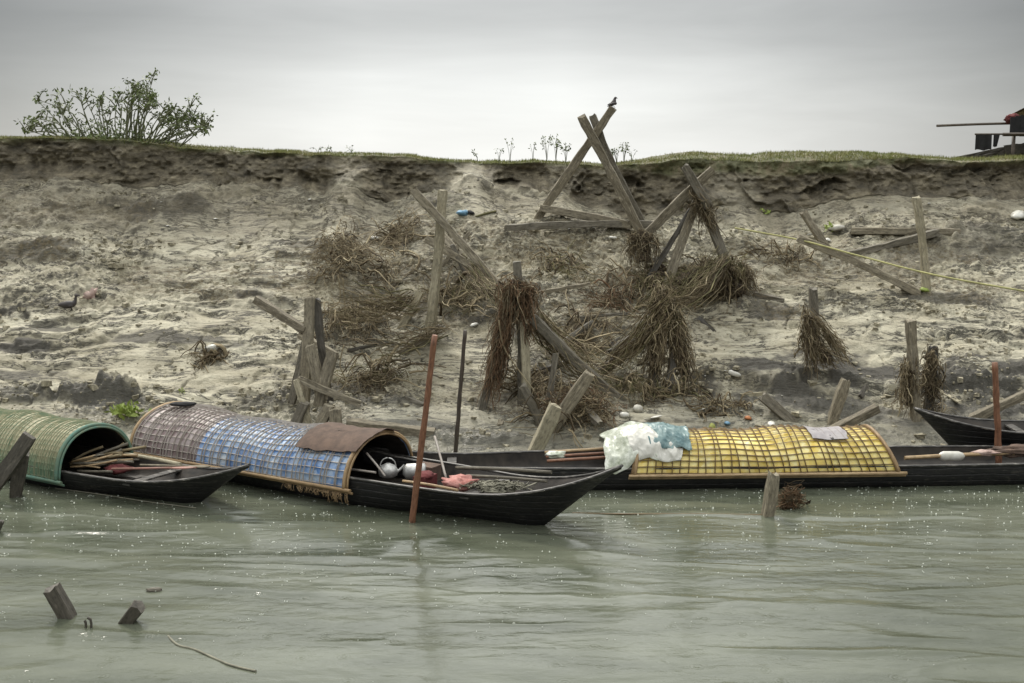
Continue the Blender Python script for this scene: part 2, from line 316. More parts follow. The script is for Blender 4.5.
# rows: under water in front of it
k = np.linspace(0, 1, 6)[:-1, None]; YA = 6 + (16 - 6) * k + 0 * X; ZA = -2.5 + (ZB[:1] + 2.5) * k
# cliff
tc = np.linspace(0, 1, 86)[1:, None]; zb0 = ZB[-1:]; zt0 = zt(xs)[None] + .035 * fbm(X * 3, X * 0, 50, 3)
ZC = zb0 + (zt0 - zb0) * tc
und = .12 * np.sin(tc * math.pi) - .02
YC = yc[None] + tc * (.42 + .7 * notch(X)) + und * (1 - notch(X)) + (.30 * fbm(X * .9, ZC * 1.5, 52, 4) + .07 * rdg(X * .6 + .3 * ZC, ZC * 3.5, 55, 3) + .12 * fbm(X * 3, ZC * 4.5, 57, 4) + .05 * vn(X * 13, ZC * 15, 59) - .16 * sst(.1, .0, np.abs(fbm(X * .9 + .3 * fbm(X * 3, ZC * 3, 4, 2), ZC * .35, 51, 2)))) * np.sin(np.clip(tc, 0, .97) * math.pi) ** .5
slot = sst(.28, .55, fbm(X * 1.1, ZC * 3.2 + .3 * fbm(X * 4, ZC * 4, 13, 2), 60, 4)) * np.sin(tc * math.pi); YC = YC + .3 * slot
YC = YC - .3 * (1 - tc) ** 3 * (1 + fbm(X * 1.5, X * 0, 61, 3)) * 0
# top
kt = np.concatenate([np.linspace(0, 1.6, 40)[1:], np.geomspace(1.7, 160, 16)])[:, None]
YT = YC[-1:] + kt; rise = (.06 + .16 * sst(2.2, 4., X) * sst(9.5, 7.5, X)) * (1 - np.exp(-kt / .5)) * (1 + .5 * fbm(X * .6, X * 0 + 2, 62, 2)); ZT = ZC[-1:] + rise * (1 - sst(2, 30, kt)) + .03 * fbm(X * 2, YT * 2, 63, 3) * np.clip(kt, 0, 1) - .004 * np.clip(kt, 0, 100)
YY = np.concatenate([YA, YB, YC, YT]); ZZ = np.concatenate([ZA, ZB, ZC, ZT]); XX = np.broadcast_to(X, YY.shape)
mb = MB(); mb.add(np.stack([XX, YY, ZZ], -1).reshape(-1, 3), grid_faces(*YY.shape), 0, None, True)
nA, nB, nC, nT = len(YA), len(YB), len(YC), len(YT)
zone = np.zeros(YY.shape); cn_ = fbm(X * .9, tc * 1.2, 16, 4); zone[nA + nB:nA + nB + nC] = sst(-.45, .05, tc - .35 * cn_ * (1 - tc) - .5 * notch(X)) * (1 - .5 * notch(X)); zone[nA + nB + nC:] = 1
zone[nA:nA + nB] = np.clip(sst(1.5, .1, YC[0:1] - YB - 1.3 * fbm(XB * .9, YB * .8, 16, 5) - .6 * sst(-2, -8, XB)), 0, 1) * .5
grs = np.zeros(YY.shape); grs[nA + nB:nA + nB + nC] = sst(.86, .98, tc + .08 * fbm(X * 2, tc * 5, 6, 3) + .2 * sst(2.2, 4., X) * sst(9.5, 7.5, X)); grs[nA + nB + nC:] = 1
# wet dark clay in broken ground; on step risers damp plus painted-in shade
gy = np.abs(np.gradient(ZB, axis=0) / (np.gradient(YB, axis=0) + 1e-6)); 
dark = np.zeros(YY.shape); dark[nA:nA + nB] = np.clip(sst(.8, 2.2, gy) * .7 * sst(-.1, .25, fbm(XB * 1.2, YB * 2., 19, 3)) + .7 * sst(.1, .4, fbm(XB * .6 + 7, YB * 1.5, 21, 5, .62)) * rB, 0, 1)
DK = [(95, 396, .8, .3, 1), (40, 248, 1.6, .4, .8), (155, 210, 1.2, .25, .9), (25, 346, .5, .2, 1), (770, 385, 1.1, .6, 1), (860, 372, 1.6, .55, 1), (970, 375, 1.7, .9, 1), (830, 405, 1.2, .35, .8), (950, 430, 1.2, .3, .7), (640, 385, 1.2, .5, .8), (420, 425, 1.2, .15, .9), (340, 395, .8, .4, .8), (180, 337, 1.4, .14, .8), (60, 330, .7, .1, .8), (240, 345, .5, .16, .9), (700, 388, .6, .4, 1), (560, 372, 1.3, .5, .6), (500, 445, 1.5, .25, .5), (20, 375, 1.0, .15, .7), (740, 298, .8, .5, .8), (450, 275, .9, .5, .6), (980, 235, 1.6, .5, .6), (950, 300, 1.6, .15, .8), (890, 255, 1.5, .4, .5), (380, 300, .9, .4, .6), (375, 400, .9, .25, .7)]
OG = [(350, 285, 1.6, 1.2), (440, 290, 1.8, 1.0), (395, 235, 1., .6), (560, 240, 2.2, .8), (600, 310, 1.8, 1.2), (690, 290, 1.8, 1.), (650, 395, 1.5, .6), (500, 395, 1.2, .6), (360, 385, 1.2, .5), (780, 260, 1.6, .9), (60, 205, 2.5, .35), (850, 255, 2.5, .6), (250, 275, 2.2, .6), (970, 290, 1.6, .5), (40, 250, 1.8, .4)]
org = np.zeros(YY.shape); fz = fbm(XB * 1.3, YB * 2.2, 31, 5, .6)
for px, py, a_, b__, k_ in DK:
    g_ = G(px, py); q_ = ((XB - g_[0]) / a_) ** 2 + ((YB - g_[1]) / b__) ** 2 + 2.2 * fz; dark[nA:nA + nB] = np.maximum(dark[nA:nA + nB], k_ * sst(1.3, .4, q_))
for px, py, a_, b__ in OG:
    g_ = G(px, py); q_ = ((XB - g_[0]) / a_) ** 2 + ((YB - g_[1]) / b__) ** 2 + 2. * fz; org[nA:nA + nB] = np.maximum(org[nA:nA + nB], sst(1.5, .2, q_))
wet = np.zeros(YY.shape); wet[:nA] = 1; wet[nA:nA + nB] = sst(21.2, 19.0, YB + .8 * fbm(XB * .6, YB, 22, 3))
def soil():
    m, nt, b = newmat('river_silt'); p = geo(nt); z = attr(nt, 'cliff', 'Fac'); g = attr(nt, 'turf', 'Fac'); d = attr(nt, 'clay', 'Fac'); w = attr(nt, 'wet', 'Fac')
    n1 = noise(nt, mp(nt, p, (.5, 1.1, 1.1)), 1.2, 6, .65, .3); n2 = noise(nt, mp(nt, p, (1, 1.6, 1.6)), 9, 6, .7); n3 = noise(nt, p, 45, 4, .7)
    pale = ramp(nt, n1, [(.3, (.29, .26, .175)), (.45, (.47, .43, .315)), (.6, (.62, .58, .44))])
    ra = attr(nt, 'rough', 'Fac')
    def byr(f, lo):
        mm = N(nt, 'ShaderNodeMath', operation='MULTIPLY'); nt.links.new(f, mm.inputs[0]); q_ = N(nt, 'ShaderNodeMapRange'); nt.links.new(ra, q_.inputs[0]); q_.inputs[3].default_value = lo; nt.links.new(q_.outputs[0], mm.inputs[1]); return mm.outputs[0]
    pale = mixc(nt, byr(ramp(nt, n2, [(.34, .9), (.46, 0.)]), .12), pale, (.12, .10, .068))
    pale = mixc(nt, byr(ramp(nt, n3, [(.3, .5), (.42, 0.)]), .1), pale, (.12, .105, .075))
    olive = noise(nt, mp(nt, p, (.35, .8, .8), loc=(4, 2, 0)), 1.5, 7, .72); pale = mixc(nt, byr(ramp(nt, olive, [(.48, 0.), (.66, .6)]), .35), pale, (.22, .19, .11))
    # thin ragged seams where damp clay shows through the silt
    sm_ = noise(nt, mp(nt, p, (.55, 2.1, 2.1), loc=(1.5, 0, 0)), 1.9, 9, .72, .7); seam = ramp(nt, sm_, [(.43, 0.), (.465, .95), (.5, .95), (.525, 0.)])
    sm2 = noise(nt, mp(nt, p, (.8, 1.5, 1.5), loc=(7, 3, 0)), 1.1, 7, .7); seamf = N(nt, 'ShaderNodeMath', operation='MULTIPLY'); nt.links.new(seam, seamf.inputs[0]); nt.links.new(ramp(nt, sm2, [(.42, .05), (.52, 1.)]), seamf.inputs[1])
    pale = mixc(nt, seamf.outputs[0], pale, (.055, .05, .035))
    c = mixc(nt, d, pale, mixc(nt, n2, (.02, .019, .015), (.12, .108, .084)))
    og = attr(nt, 'organic', 'Fac'); ogn = noise(nt, mp(nt, p, (1, 1.4, 1.4)), 6, 6, .75); ogf = N(nt, 'ShaderNodeMath', operation='MULTIPLY'); nt.links.new(og, ogf.inputs[0]); nt.links.new(ramp(nt, ogn, [(.4, .95), (.56, .08)]), ogf.inputs[1])
    c = mixc(nt, ogf.outputs[0], c, ramp(nt, noise(nt, p, 14, 4, .7), [(.35, (.045, .035, .018)), (.52, (.13, .10, .05)), (.7, (.24, .2, .11))]))
    wc = mixc(nt, w, c, mixc(nt, .55, c, (.19, .185, .15)))
    clf = ramp(nt, noise(nt, mp(nt, p, (.9, .9, 2)), 2.4, 6, .75, .4), [(.3, (.04, .034, .022)), (.5, (.13, .11, .072)), (.68, (.30, .26, .175))])
    c = mixc(nt, z, wc, clf)
    gr = ramp(nt, noise(nt, p, 3, 5, .7), [(.3, (.06, .06, .028)), (.5, (.13, .13, .06)), (.62, (.2, .17, .10))])
    c = mixc(nt, g, c, gr); nt.links.new(c, b.inputs['Base Color'])
    r = N(nt, 'ShaderNodeMapRange'); nt.links.new(w, r.inputs[0]); r.inputs[3].default_value = .7; r.inputs[4].default_value = .3; nt.links.new(r.outputs[0], b.inputs['Roughness'])
    b1 = bump(nt, b, n3, .6, .025); b2 = bump(nt, b, n2, .8, .06, b1); bump(nt, b, sm_, .7, .12, b2); return m
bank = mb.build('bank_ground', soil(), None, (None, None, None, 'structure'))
rgh = np.zeros(YY.shape) + 1; rgh[nA:nA + nB] = sst(.0, .6, rB)
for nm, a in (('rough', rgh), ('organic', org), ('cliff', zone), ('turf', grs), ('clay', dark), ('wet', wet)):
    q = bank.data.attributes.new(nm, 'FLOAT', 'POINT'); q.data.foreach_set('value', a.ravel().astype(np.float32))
# loose clods of broken clay lying on the slope: nobody could count them
def clods(n0, name):
    x = R.uniform(-14.5, 14.5, n0); Y = 18.9 + 8.2 * R.rand(n0); rr_ = disp(x, Y)[1]; f = sst(.0, .35, fbm(x * .7 + 3, Y * 1.6, 29, 3)); k = (R.rand(n0) < (.08 + .92 * f * rr_)) & (Y < Yc(x) - .1); x = x[k]; Y = Y[k]; n = len(x)
    s = .01 + .055 * R.rand(n) ** 5 + .01 * R.rand(n); z = hs(x, Y) + s * .05
    cube = np.array([(i, j, l) for i in (-1, 1) for j in (-1, 1) for l in (-1, 1)], float); v = cube[None] * R.uniform(.45, 1.1, (n, 8, 3)) * s[:, None, None] * R.uniform(.6, 1.4, (n, 1, 3)) * [1, 1, .7]
    a = R.rand(n) * 6.28; c_, s_ = np.cos(a)[:, None], np.sin(a)[:, None]; v = np.stack([v[..., 0] * c_ - v[..., 1] * s_, v[..., 0] * s_ + v[..., 1] * c_, v[..., 2]], -1) + np.stack([x, Y, z], 1)[:, None]
    f_ = np.array([(0, 1, 3, 2), (4, 6, 7, 5), (0, 4, 5, 1), (2, 3, 7, 6), (0, 2, 6, 4), (1, 5, 7, 3)]); mb = MB(); mb.add(v.reshape(-1, 3), (f_[None] + 8 * np.arange(n)[:, None, None]).reshape(-1, 4))
    m, nt, b = newmat('clod_clay'); nn = noise(nt, geo(nt), 7, 3, .8); nt.links.new(ramp(nt, nn, [(.33, (.09, .078, .052)), (.5, (.26, .235, .165)), (.64, (.46, .42, .31))]), b.inputs['Base Color']); b.inputs['Roughness'].default_value = .85
    mb.build(name, m, None, (None, None, None, 'stuff'))
clods(30000, 'mud_clods')
# ------------------------------------------------------------------ water
xw = np.concatenate([-11 - np.geomspace(.05, 190, 26)[::-1], np.arange(-11, 11, .03), 11 + np.geomspace(.05, 190, 26)])
yw = np.concatenate([8.5 - np.geomspace(.05, 200, 30)[::-1], np.arange(8.5, 19.6, .025), [19.8, 20.2]])
XW, YW = np.meshgrid(xw, yw)
calm = .5 + .5 * sst(18.5, 14.5, YW)
ux = XW + .5 * fbm(XW * .5, YW * .8, 9, 3); uy = YW + .12 * XW * .6 + .25 * fbm(XW * .5, YW * .7, 15, 3)
zw = (.014 * fbm(ux * .3, uy * 1.1, 2, 2) + .016 * sst(.35, .95, rdg(ux * .38, uy * 1.5, 6, 2)) + .007 * fbm(ux * 1.1, uy * 4.2, 12, 3) + .0022 * fbm(XW * 6, YW * 14, 18, 2)) * calm
mb = MB(); mb.add(np.stack([XW, YW, zw], -1).reshape(-1, 3), grid_faces(*XW.shape), 0, None, True)
m, nt, b = newmat('silty_river_water'); p = geo(nt)
n1 = noise(nt, mp(nt, p, (.25, .9, 1)), 1.4, 5, .6); c = ramp(nt, n1, [(.35, (.062, .07, .048)), (.65, (.125, .135, .1))]); nt.links.new(c, b.inputs['Base Color'])
b.inputs['Roughness'].default_value = .045; b.inputs['IOR'].default_value = 1.33
hh = noise(nt, mp(nt, p, (1, 2.6, 1)), 6, 4, .65); bb = bump(nt, b, hh, .16, .03)
vo = N(nt, 'ShaderNodeTexVoronoi', Scale=3.1, Randomness=1.); nt.links.new(mp(nt, p, (1, 1, 0)), vo.inputs['Vector'])
s1 = N(nt, 'ShaderNodeMath', operation='MULTIPLY'); nt.links.new(vo.outputs['Distance'], s1.inputs[0]); s1.inputs[1].default_value = 55
s2 = N(nt, 'ShaderNodeMath', operation='SINE'); nt.links.new(s1.outputs[0], s2.inputs[0])
s3 = N(nt, 'ShaderNodeMath', operation='MULTIPLY'); nt.links.new(s2.outputs[0], s3.inputs[0]); nt.links.new(ramp(nt, vo.outputs['Distance'], [(.0, 1.), (.3, 0.)]), s3.inputs[1])
bump(nt, b, s3.outputs[0], .14, .010, bb)
water = mb.build('river_water', m, None, (None, None, None, 'structure'))
# rain splashes
n = 3400; sx = R.uniform(-9, 10, n); sy = 10 + 7.4 * R.rand(n) ** .5; s = .003 + .010 * R.rand(n) ** 2.5
mb = MB()
for i in range(n):
    if abs(sx[i]) > sy[i] * .5: continue
    c0 = np.array([sx[i], sy[i], .012]); a = s[i] * (.45 + .55 * min(1, max(0, (sy[i] - 11) / 4)))
    v = [c0 + (-a, 0, 0), c0 + (a, 0, 0), c0 + (0, -a, 0), c0 + (0, a, 0), c0 + (R.uniform(-.2, .2) * a, 0, a * R.uniform(.8, 2.2)), c0 + (0, 0, -.01)]
    mb.add(v, [(0, 2, 4), (2, 1, 4), (1, 3, 4), (3, 0, 4)], 0, None, True)
    if R.rand() < .12:
        tt = np.linspace(0, 2 * math.pi, 14); rr = a * R.uniform(2, 5)
        tubes(mb, np.stack([c0[0] + rr * np.cos(tt), c0[1] + rr * np.sin(tt), 0 * tt + .006], 1), .002, 3)
m, nt, b = newmat('splash_water'); b.inputs['Base Color'].default_value = (.5, .53, .46, 1); b.inputs['Roughness'].default_value = .5
mb.build('rain_splashes', m, None, (None, None, None, 'stuff'))
# ------------------------------------------------------------------ grass along the lip
n = 42000; gx = R.uniform(-15.5, 15.5, n); gk = R.rand(n) ** 1.6 * 1.5 - .03; pc = sst(-.45, .25, fbm(gx * .8, gk * 3, 8, 3)); keep = R.rand(n) < pc * .85 + .15; gx = gx[keep]; gk = gk[keep]; n = len(gx)
ytop = np.interp(gx, xs, YC[-1]); ztop = np.interp(gx, xs, ZC[-1]); j = np.clip(np.searchsorted(kt[:, 0], gk), 0, 38); ix = np.clip(np.searchsorted(xs, gx), 0, len(xs) - 1); gz = np.where(gk > .02, ZT[j, ix], ztop) - .01
hgt = R.uniform(.025, .085, n) * (1 + .6 * fbm(gx * .5, gk, 9, 2)); an = R.uniform(0, math.pi, n); ww = .006 + .006 * R.rand(n); ln = R.uniform(-.5, .5, (n, 2)) * hgt[:, None]
B0 = np.stack([gx, ytop + gk, gz], 1); d = np.stack([np.cos(an), np.sin(an), 0 * an], 1) * ww[:, None]; tip = B0 + np.stack([ln[:, 0], ln[:, 1], hgt], 1)
mb = MB(); mb.add(np.stack([B0 - d, B0 + d, tip], 1).reshape(-1, 3), np.arange(3 * n).reshape(-1, 3)); mb.build('bank_grass', M['grass'], None, (None, None, None, 'stuff'))
# patchy green on the slope
# ------------------------------------------------------------------ plants
def leafquads(mb, c, d, L, W, mi=0):
    n = len(c); r = nz(np.cross(d, R.normal(size=(n, 3)))); d = nz(d)
    L = np.broadcast_to(L, n)[:, None]; W = np.broadcast_to(W, n)[:, None]
    v = np.stack([c, c + d * L * .45 + r * W, c + d * L, c + d * L * .45 - r * W], 1); mb.add(v.reshape(-1, 3), np.arange(4 * n).reshape(-1, 4), mi)
def topz(x): return float(np.interp(x, xs, ZC[-1]))
def shrub():
    Y = 27.9; b0 = P(120, 141, Y); root = empty('wild_shrub', (b0[0], Y, topz(b0[0])), 'leggy leafy shrub spreading many bare stems on the bank top at left', 'shrub')
    inv = -np.array(root.location); S = []; cl = []; prof = [(28, 130), (38, 100), (60, 92), (80, 92), (100, 97), (118, 96), (135, 84), (152, 78), (150, 95), (170, 108), (190, 108), (207, 125)]
    for i in range(72):
        k = R.randint(len(prof)); tx = prof[k][0] + R.uniform(-5, 5); f = R.uniform(.55, 1.03) if i > 14 else 1.
        if i < 12: tx, f = prof[i][0], 1.
        pt = np.interp(tx, [q[0] for q in sorted(prof)], [q[1] for q in sorted(prof)]); pt = 139 - (139 - pt) * f
        bx = 118 + (tx - 118) * R.uniform(.45, .75); yy = Y + R.uniform(-.5, .7); p0 = P(bx, 143, yy); p0[2] = topz(p0[0]) + .03; p3 = P(tx, pt, yy)
        mid = (p0 + p3) / 2 + np.array([(p0[0] - p3[0]) * R.uniform(-.1, .3), 0, .05]) + R.uniform(-.13, .13, 3)
        path = spl([p0, mid, p3], 9); S.append(path); cl.append((p3, 1.)); 
        for q in range(R.randint(2, 5)):
            s = path[R.randint(4, 9)]; e = s + np.array([R.uniform(-.25, .25), R.uniform(-.15, .15), R.uniform(.05, .28)]); S.append(spl([s, (s + e) / 2 + [0, 0, .03], e], 9)); cl.append((e, .75))
    mb = MB(); tubes(mb, np.array(S) + inv, np.linspace(.018, .006, 9), 4); mb.build('stem', M['stem'], root)
    mb = MB()
    for c, s in cl:
        k = R.randint(4, 9); cc = c + R.normal(0, .045 * s, (k, 3)); dd = R.normal(size=(k, 3)) + [0, 0, -.1]; leafquads(mb, cc + inv, dd, R.uniform(.08, .17, k) * s, R.uniform(.016, .034, k) * s)
    k = 900; bx = np.clip(R.normal(108, 32, k), 45, 190); yy = Y + R.uniform(-.5, .6, k); cc = np.array([P(a, 143, y) for a, y in zip(bx, yy)]); cc[:, 2] = [topz(a) for a in cc[:, 0]]; cc[:, 2] += R.rand(k) ** 2 * .45
    leafquads(mb, cc + inv, R.normal(size=(k, 3)) + [0, 0, .6], R.uniform(.06, .14, k), R.uniform(.012, .025, k)); mb.build('foliage', M['leaf'], root)
shrub()
WEEDS = [(478, 153, 'thin'), (499, 151, 'thin'), (510, 143, 'thin'), (533, 144, 'thin'), (547, 141, 'leafy'), (556, 143, 'leafy'), (566, 146, 'leafy'), (617, 150, 'leafy'), (624, 147, 'leafy'), (632, 152, 'thin'), (318, 149, 'thin'), (333, 151, 'thin'), (352, 149, 'thin')]
for i, (px, py, kd) in enumerate(WEEDS):
    Y = 27.8 + R.uniform(-.1, .4); t = P(px, py, Y); zb = topz(t[0]) + .02; b0 = np.array([t[0], Y, zb]); hh = max(.16, t[2] - zb) * 1.25; mb = MB(); S = []; cl = []
    for k in range(3 if kd == 'thin' else 5):
        e = np.array([R.uniform(-.14, .14), R.uniform(-.1, .1), hh * R.uniform(.7, 1)]); S.append(spl([(0, 0, -.03), e * [.3, .3, .5] + [0, 0, .02], e], 7)); cl += [e, e * .8]
    tubes(mb, S, np.linspace(.007, .003, 7), 3); 
    for e in cl:
        k = 3 if kd == 'thin' else 6; leafquads(mb, e + R.normal(0, .02, (k, 3)), R.normal(size=(k, 3)), R.uniform(.04, .09, k), R.uniform(.008, .02, k), 1)
    wh = 'left of the timber tripod' if px < 540 else 'at the foot of the sky behind the timber tripod'
    if px < 400: lab = ['thin weed alone on the grassy lip, nearest the shrub', 'short thin weed on the grassy lip, middle of three', 'thin weed on the grassy lip left of the crossed post and beam'][i - 10]
    else: lab = {0: 'low thin weed on the bank top, farthest left of the tripod weeds', 1: 'small thin weed on the bank top beside a taller one', 2: 'tall thin weed standing against the sky left of the tripod', 3: 'tall spindly weed just left of the leafy weeds', 4: 'leafy weed with nodding heads, tallest beside the tripod', 5: 'leafy weed in the middle of the clump left of the tripod', 6: 'leafy weed nearest the left leg of the tripod', 7: 'leafy weed touching the right leg of the tripod', 8: 'tallest leafy weed right of the tripod', 9: 'thin weed farthest right of the tripod'}[i]
    o = mb.build('weed', [M['stem'], M['leaf']], None, (lab, 'weed', 'weeds along the bank top')); o.location = tuple(b0)
for px, py, lab, sz in [(681, 213, 'small yellow green sprout on the ledge behind the crossed timbers', .17), (765, 215, 'small bright green sprout at the foot of the earth cliff right of the crossed timbers', .17), (830, 231, 'low green patch of leaves beside the leaning timber at right', .2), (182, 394, 'tiny yellow green sprout on the mud left of the timber stack', .08)]:
    g = G(px, py); mb = MB(); k = 26; cc = R.normal(0, sz * .35, (k, 3)); cc[:, 2] = np.abs(cc[:, 2]) * .6 + .02; leafquads(mb, cc, R.normal(size=(k, 3)) + [0, 0, .8], R.uniform(.5, 1, k) * sz * .7, R.uniform(.1, .2, k) * sz)
    o = mb.build('sprout', M['lime'], None, (lab, 'plant')); o.location = tuple(g + [0, 0, .0])
# ------------------------------------------------------------------ timbers
def bm(spec):
    """(px0,py0,px1,py1, w, dY) : lower end on the ground at px0,py0 (sunk a bit); upper end dY metres nearer(-)/farther(+)"""
    x0, y0, x1, y1, w, dY = spec[:6]; g = G(x0, y0); q = P(x1, y1, g[1] + dY); d = nz(q - g); return g - d * .15, q, w
def single(spec, mat, name, lab, cat, group=None):
    p, q, w = bm(spec); mb = MB(); timber(mb, p, q, w, spec[6] if len(spec) > 6 else w, R.uniform(-.15, .15)); o = mb.build(name, M[mat], None, (lab, cat, group, 'thing')); return recenter(o, p)
def frame(name, lab, beams, Y=None, cat='timber frame', group='broken timber frames on the bank'):
    """beams: (px0,py0,px1,py1,w,Y0,Y1,mat)"""
    b0 = beams[0]; o0 = P(b0[0], b0[1], b0[5]); root = empty(name, o0, lab, cat, group)
    for (x0, y0, x1, y1, w, Y0, Y1, mat) in beams:
        mb = MB(); timber(mb, P(x0, y0, Y0) - o0, P(x1, y1, Y1) - o0, w, w * R.uniform(.85, 1.05), R.uniform(-.2, .2)); mb.build('squared_timber', M[mat], root)
    return root
yA = G(600, 233)[1]
frame('timber_tripod', 'tall tripod of crossed squared timbers rising against the sky above the bank top', [
    (531, 228, 613, 108, .2, yA + .5, yA + .05, 'timber'), (644, 240, 581, 116, .21, yA - .1, yA - .15, 'timber'), (642, 222, 592, 115, .18, yA + .35, yA + .22, 'timber_mid'),])
yB = G(665, 290)[1] + .3
frame('crossed_timber_frame', 'upright frame of crossed squared timbers hung with roots right of the tall tripod', [
    (629, 252, 713, 169, .2, yB + .3, yB - .1, 'timber'), (708, 206, 684, 165, .2, yB - .2, yB - .3, 'timber_mid'), (663, 300, 699, 196, .2, yB - .4, yB + .1, 'timber'),
    (728, 268, 703, 204, .2, yB - .2, yB + .0, 'timber_mid'), (650, 276, 694, 205, .12, yB - .1, yB + .05, 'timber_dark')])
yD = G(672, 388)[1]
frame('root_hung_trestle', 'leaning trestle legs thick with roots below the crossed timber frame', [
    (688, 390, 670, 300, .19, yD, yD + .5, 'timber_dark'), (652, 385, 662, 300, .17, yD, yD + .5, 'timber_dark'), (602, 372, 658, 322, .19, yD + .4, yD + .6, 'timber_dark'), (668, 395, 676, 330, .15, yD - .1, yD + .3, 'timber_dark')])
yE = G(505, 400)[1]
frame('root_hung_post', 'squared post frame in the middle of the bank draped with reddish roots', [
    (522, 412, 517, 262, .16, yE - .1, yE - .1, 'timber_mid'), (482, 410, 512, 300, .17, yE - .25, yE + .1, 'timber_mid'), (527, 392, 524, 318, .17, yE - .3, yE - .25, 'timber_pale'), (497, 340, 503, 300, .14, yE, yE + .1, 'timber_mid')])
yF = G(300, 420)[1]
frame('timber_heap_frame', 'jumbled frame of upright and leaning squared timbers behind the blue boat', [
    (303, 425, 310, 297, .19, yF, yF + .1, 'timber'), (292, 402, 307, 330, .14, yF + .1, yF + .2, 'timber_mid'), (330, 400, 316, 299, .16, yF + .15, yF + .2, 'timber_dark'), (257, 300, 305, 331, .17, yF + .55, yF + .05, 'timber'),
    (322, 400, 310, 345, .2, yF - .12, yF - .1, 'timber'), (319, 405, 333, 352, .2, yF - .2, yF - .1, 'timber'), (299, 379, 360, 404, .14, yF - .3, yF - .3, 'timber')])
frame('short_timber_stack', 'low group of short leaning squared timbers just above the blue canopy', [
    (290, 440, 305, 402, .2, yF - .55, yF - .5, 'timber_mid'), (316, 443, 296, 380, .12, yF - .5, yF - .4, 'timber_pale'), (312, 446, 330, 404, .2, yF - .6, yF - .55, 'timber'), (336, 448, 335, 408, .24, yF - .62, yF - .6, 'timber')])
yH = G(431, 327)[1]
frame('leaning_cross_frame', 'pale post crossed by a long slanting timber left of the centre of the bank', [
    (430, 330, 443, 190, .19, yH - .1, yH + .1, 'timber_pale'), (502, 290, 413, 190, .17, yH - .35, yH - .1, 'timber')])
GT = 'squared timbers lying on the bank'
for spec, mat, nm, lab in [
    ((478, 272, 425, 238, .17, .2), 'timber', 'fallen_timber', 'pale timber lying behind the long slanting timber of the cross frame'),
    ((446, 262, 470, 232, .1, .3), 'timber', 'fallen_timber', 'short thin timber wedged between pale post and slanting timber'),
    ((503, 300, 486, 276, .24, .1), 'timber_mid', 'fallen_timber', 'short thick timber end above the root hung middle post'),
    ((405, 322, 420, 292, .17, .1), 'timber_pale', 'fallen_timber', 'short pale stub leaning just left of the pale post foot'),
    ((406, 350, 436, 334, .17, .15), 'timber', 'fallen_timber', 'short pale timber lying below the pale post'),
    ((610, 392, 533, 318, .19, .1), 'timber_mid', 'fallen_timber', 'long half buried timber slanting down right from the root hung post'),
    ((551, 432, 590, 373, .24, -.15, .16), 'timber', 'leaning_timber', 'broad leaning timber with pale cut end above the twin hulls'),
    ((530, 462, 556, 405, .24, -.1), 'timber_pale', 'leaning_timber', 'pale leaning timber nearest the boats in mid bank'),
    ((541, 424, 522, 385, .17, -.05), 'timber_mid', 'leaning_timber', 'short leaning stub with black end beside the pale leaning timber'),
    ((548, 405, 556, 352, .12, .1), 'timber_mid', 'leaning_timber', 'thin upright stub among dry brush right of the root hung post'),
    ((425, 434, 346, 424, .22, .05), 'timber', 'fallen_timber', 'long flat timber lying in the mud above the blue boat bow'),
    ((362, 444, 388, 436, .24, .0), 'timber', 'fallen_timber', 'short block of timber in the mud beside the blue canopy arch'),
    ((926, 291, 916, 197, .17, .05), 'timber_pale', 'upright_post', 'slim pale post standing alone below the cliff at right'),
    ((953, 233, 850, 231, .17, .1), 'timber', 'fallen_timber', 'horizontal timber lying across behind the slim pale post'),
    ((855, 253, 938, 232, .16, .25), 'timber_mid', 'fallen_timber', 'timber slanting up to the lying timber behind the slim pale post'),
    ((912, 292, 798, 238, .17, .5), 'timber', 'fallen_timber', 'long timber slanting down to the foot of the slim pale post'),
    ((826, 246, 803, 212, .17, .2), 'timber', 'leaning_timber', 'short leaning timber at the upper end of the long slanting one at right'),
    ((816, 345, 813, 288, .17, .0), 'timber_mid', 'upright_post', 'short post top above a curtain of roots right of centre'),
    ((915, 420, 910, 320, .17, .0), 'timber', 'upright_post', 'taller squared post standing in the dark mud at right'),
    ((928, 412, 933, 346, .17, .15), 'timber_dark', 'upright_post', 'shorter black post hung with roots beside the taller right post'),
    ((832, 424, 846, 380, .19, .0), 'timber', 'leaning_timber', 'short leaning post rising behind the yellow canopy'),
    ((818, 437, 878, 408, .17, .1), 'timber', 'fallen_timber', 'timber lying aslant behind the right end of the yellow canopy'),
    ((787, 418, 762, 396, .2, .1), 'timber_mid', 'fallen_timber', 'short plank half sunk in mud behind the yellow canopy'),
    ((977, 418, 1040, 388, .17, .1), 'timber', 'fallen_timber', 'timber slanting out of the frame behind the far right canoe'),
    ((775, 300, 752, 294, .15, .1), 'timber_mid', 'fallen_timber', 'half buried timber end right of the root mat'),
    ((543, 292, 590, 284, .08, .1), 'timber', 'fallen_timber', 'thin rail lying right of the root hung post top'),
    ((400, 318, 386, 315, .12, .1), 'timber', 'fallen_timber', 'small timber end poking from brush left of the pale stub'),
    ((468, 275, 452, 245, .13, .1), 'timber_mid', 'fallen_timber', 'dark short timber under the long slanting timber')]:
    single(spec, mat, nm, lab, 'post' if 'post' in nm else 'timber', GT if nm == 'fallen_timber' else None)
for p, q, w_, mt, lab in [(P(507, 234, yA + .1), P(560, 231, yA + .3), .17, 'timber_dark', None)][:0]: pass
def laid(x0, y0, x1, y1, w_, mt, lab, up=.08, dY=None):
    a = G(x0, y0); c_ = G(x1, y1); a[2] += up; c_[2] += up
    if dY is not None: c_ = P(x1, y1, a[1] + dY)
    mb = MB(); timber(mb, a, c_, w_); recenter(mb.build('fallen_timber', M[mt], None, (lab, 'timber', GT, 'thing')), a)
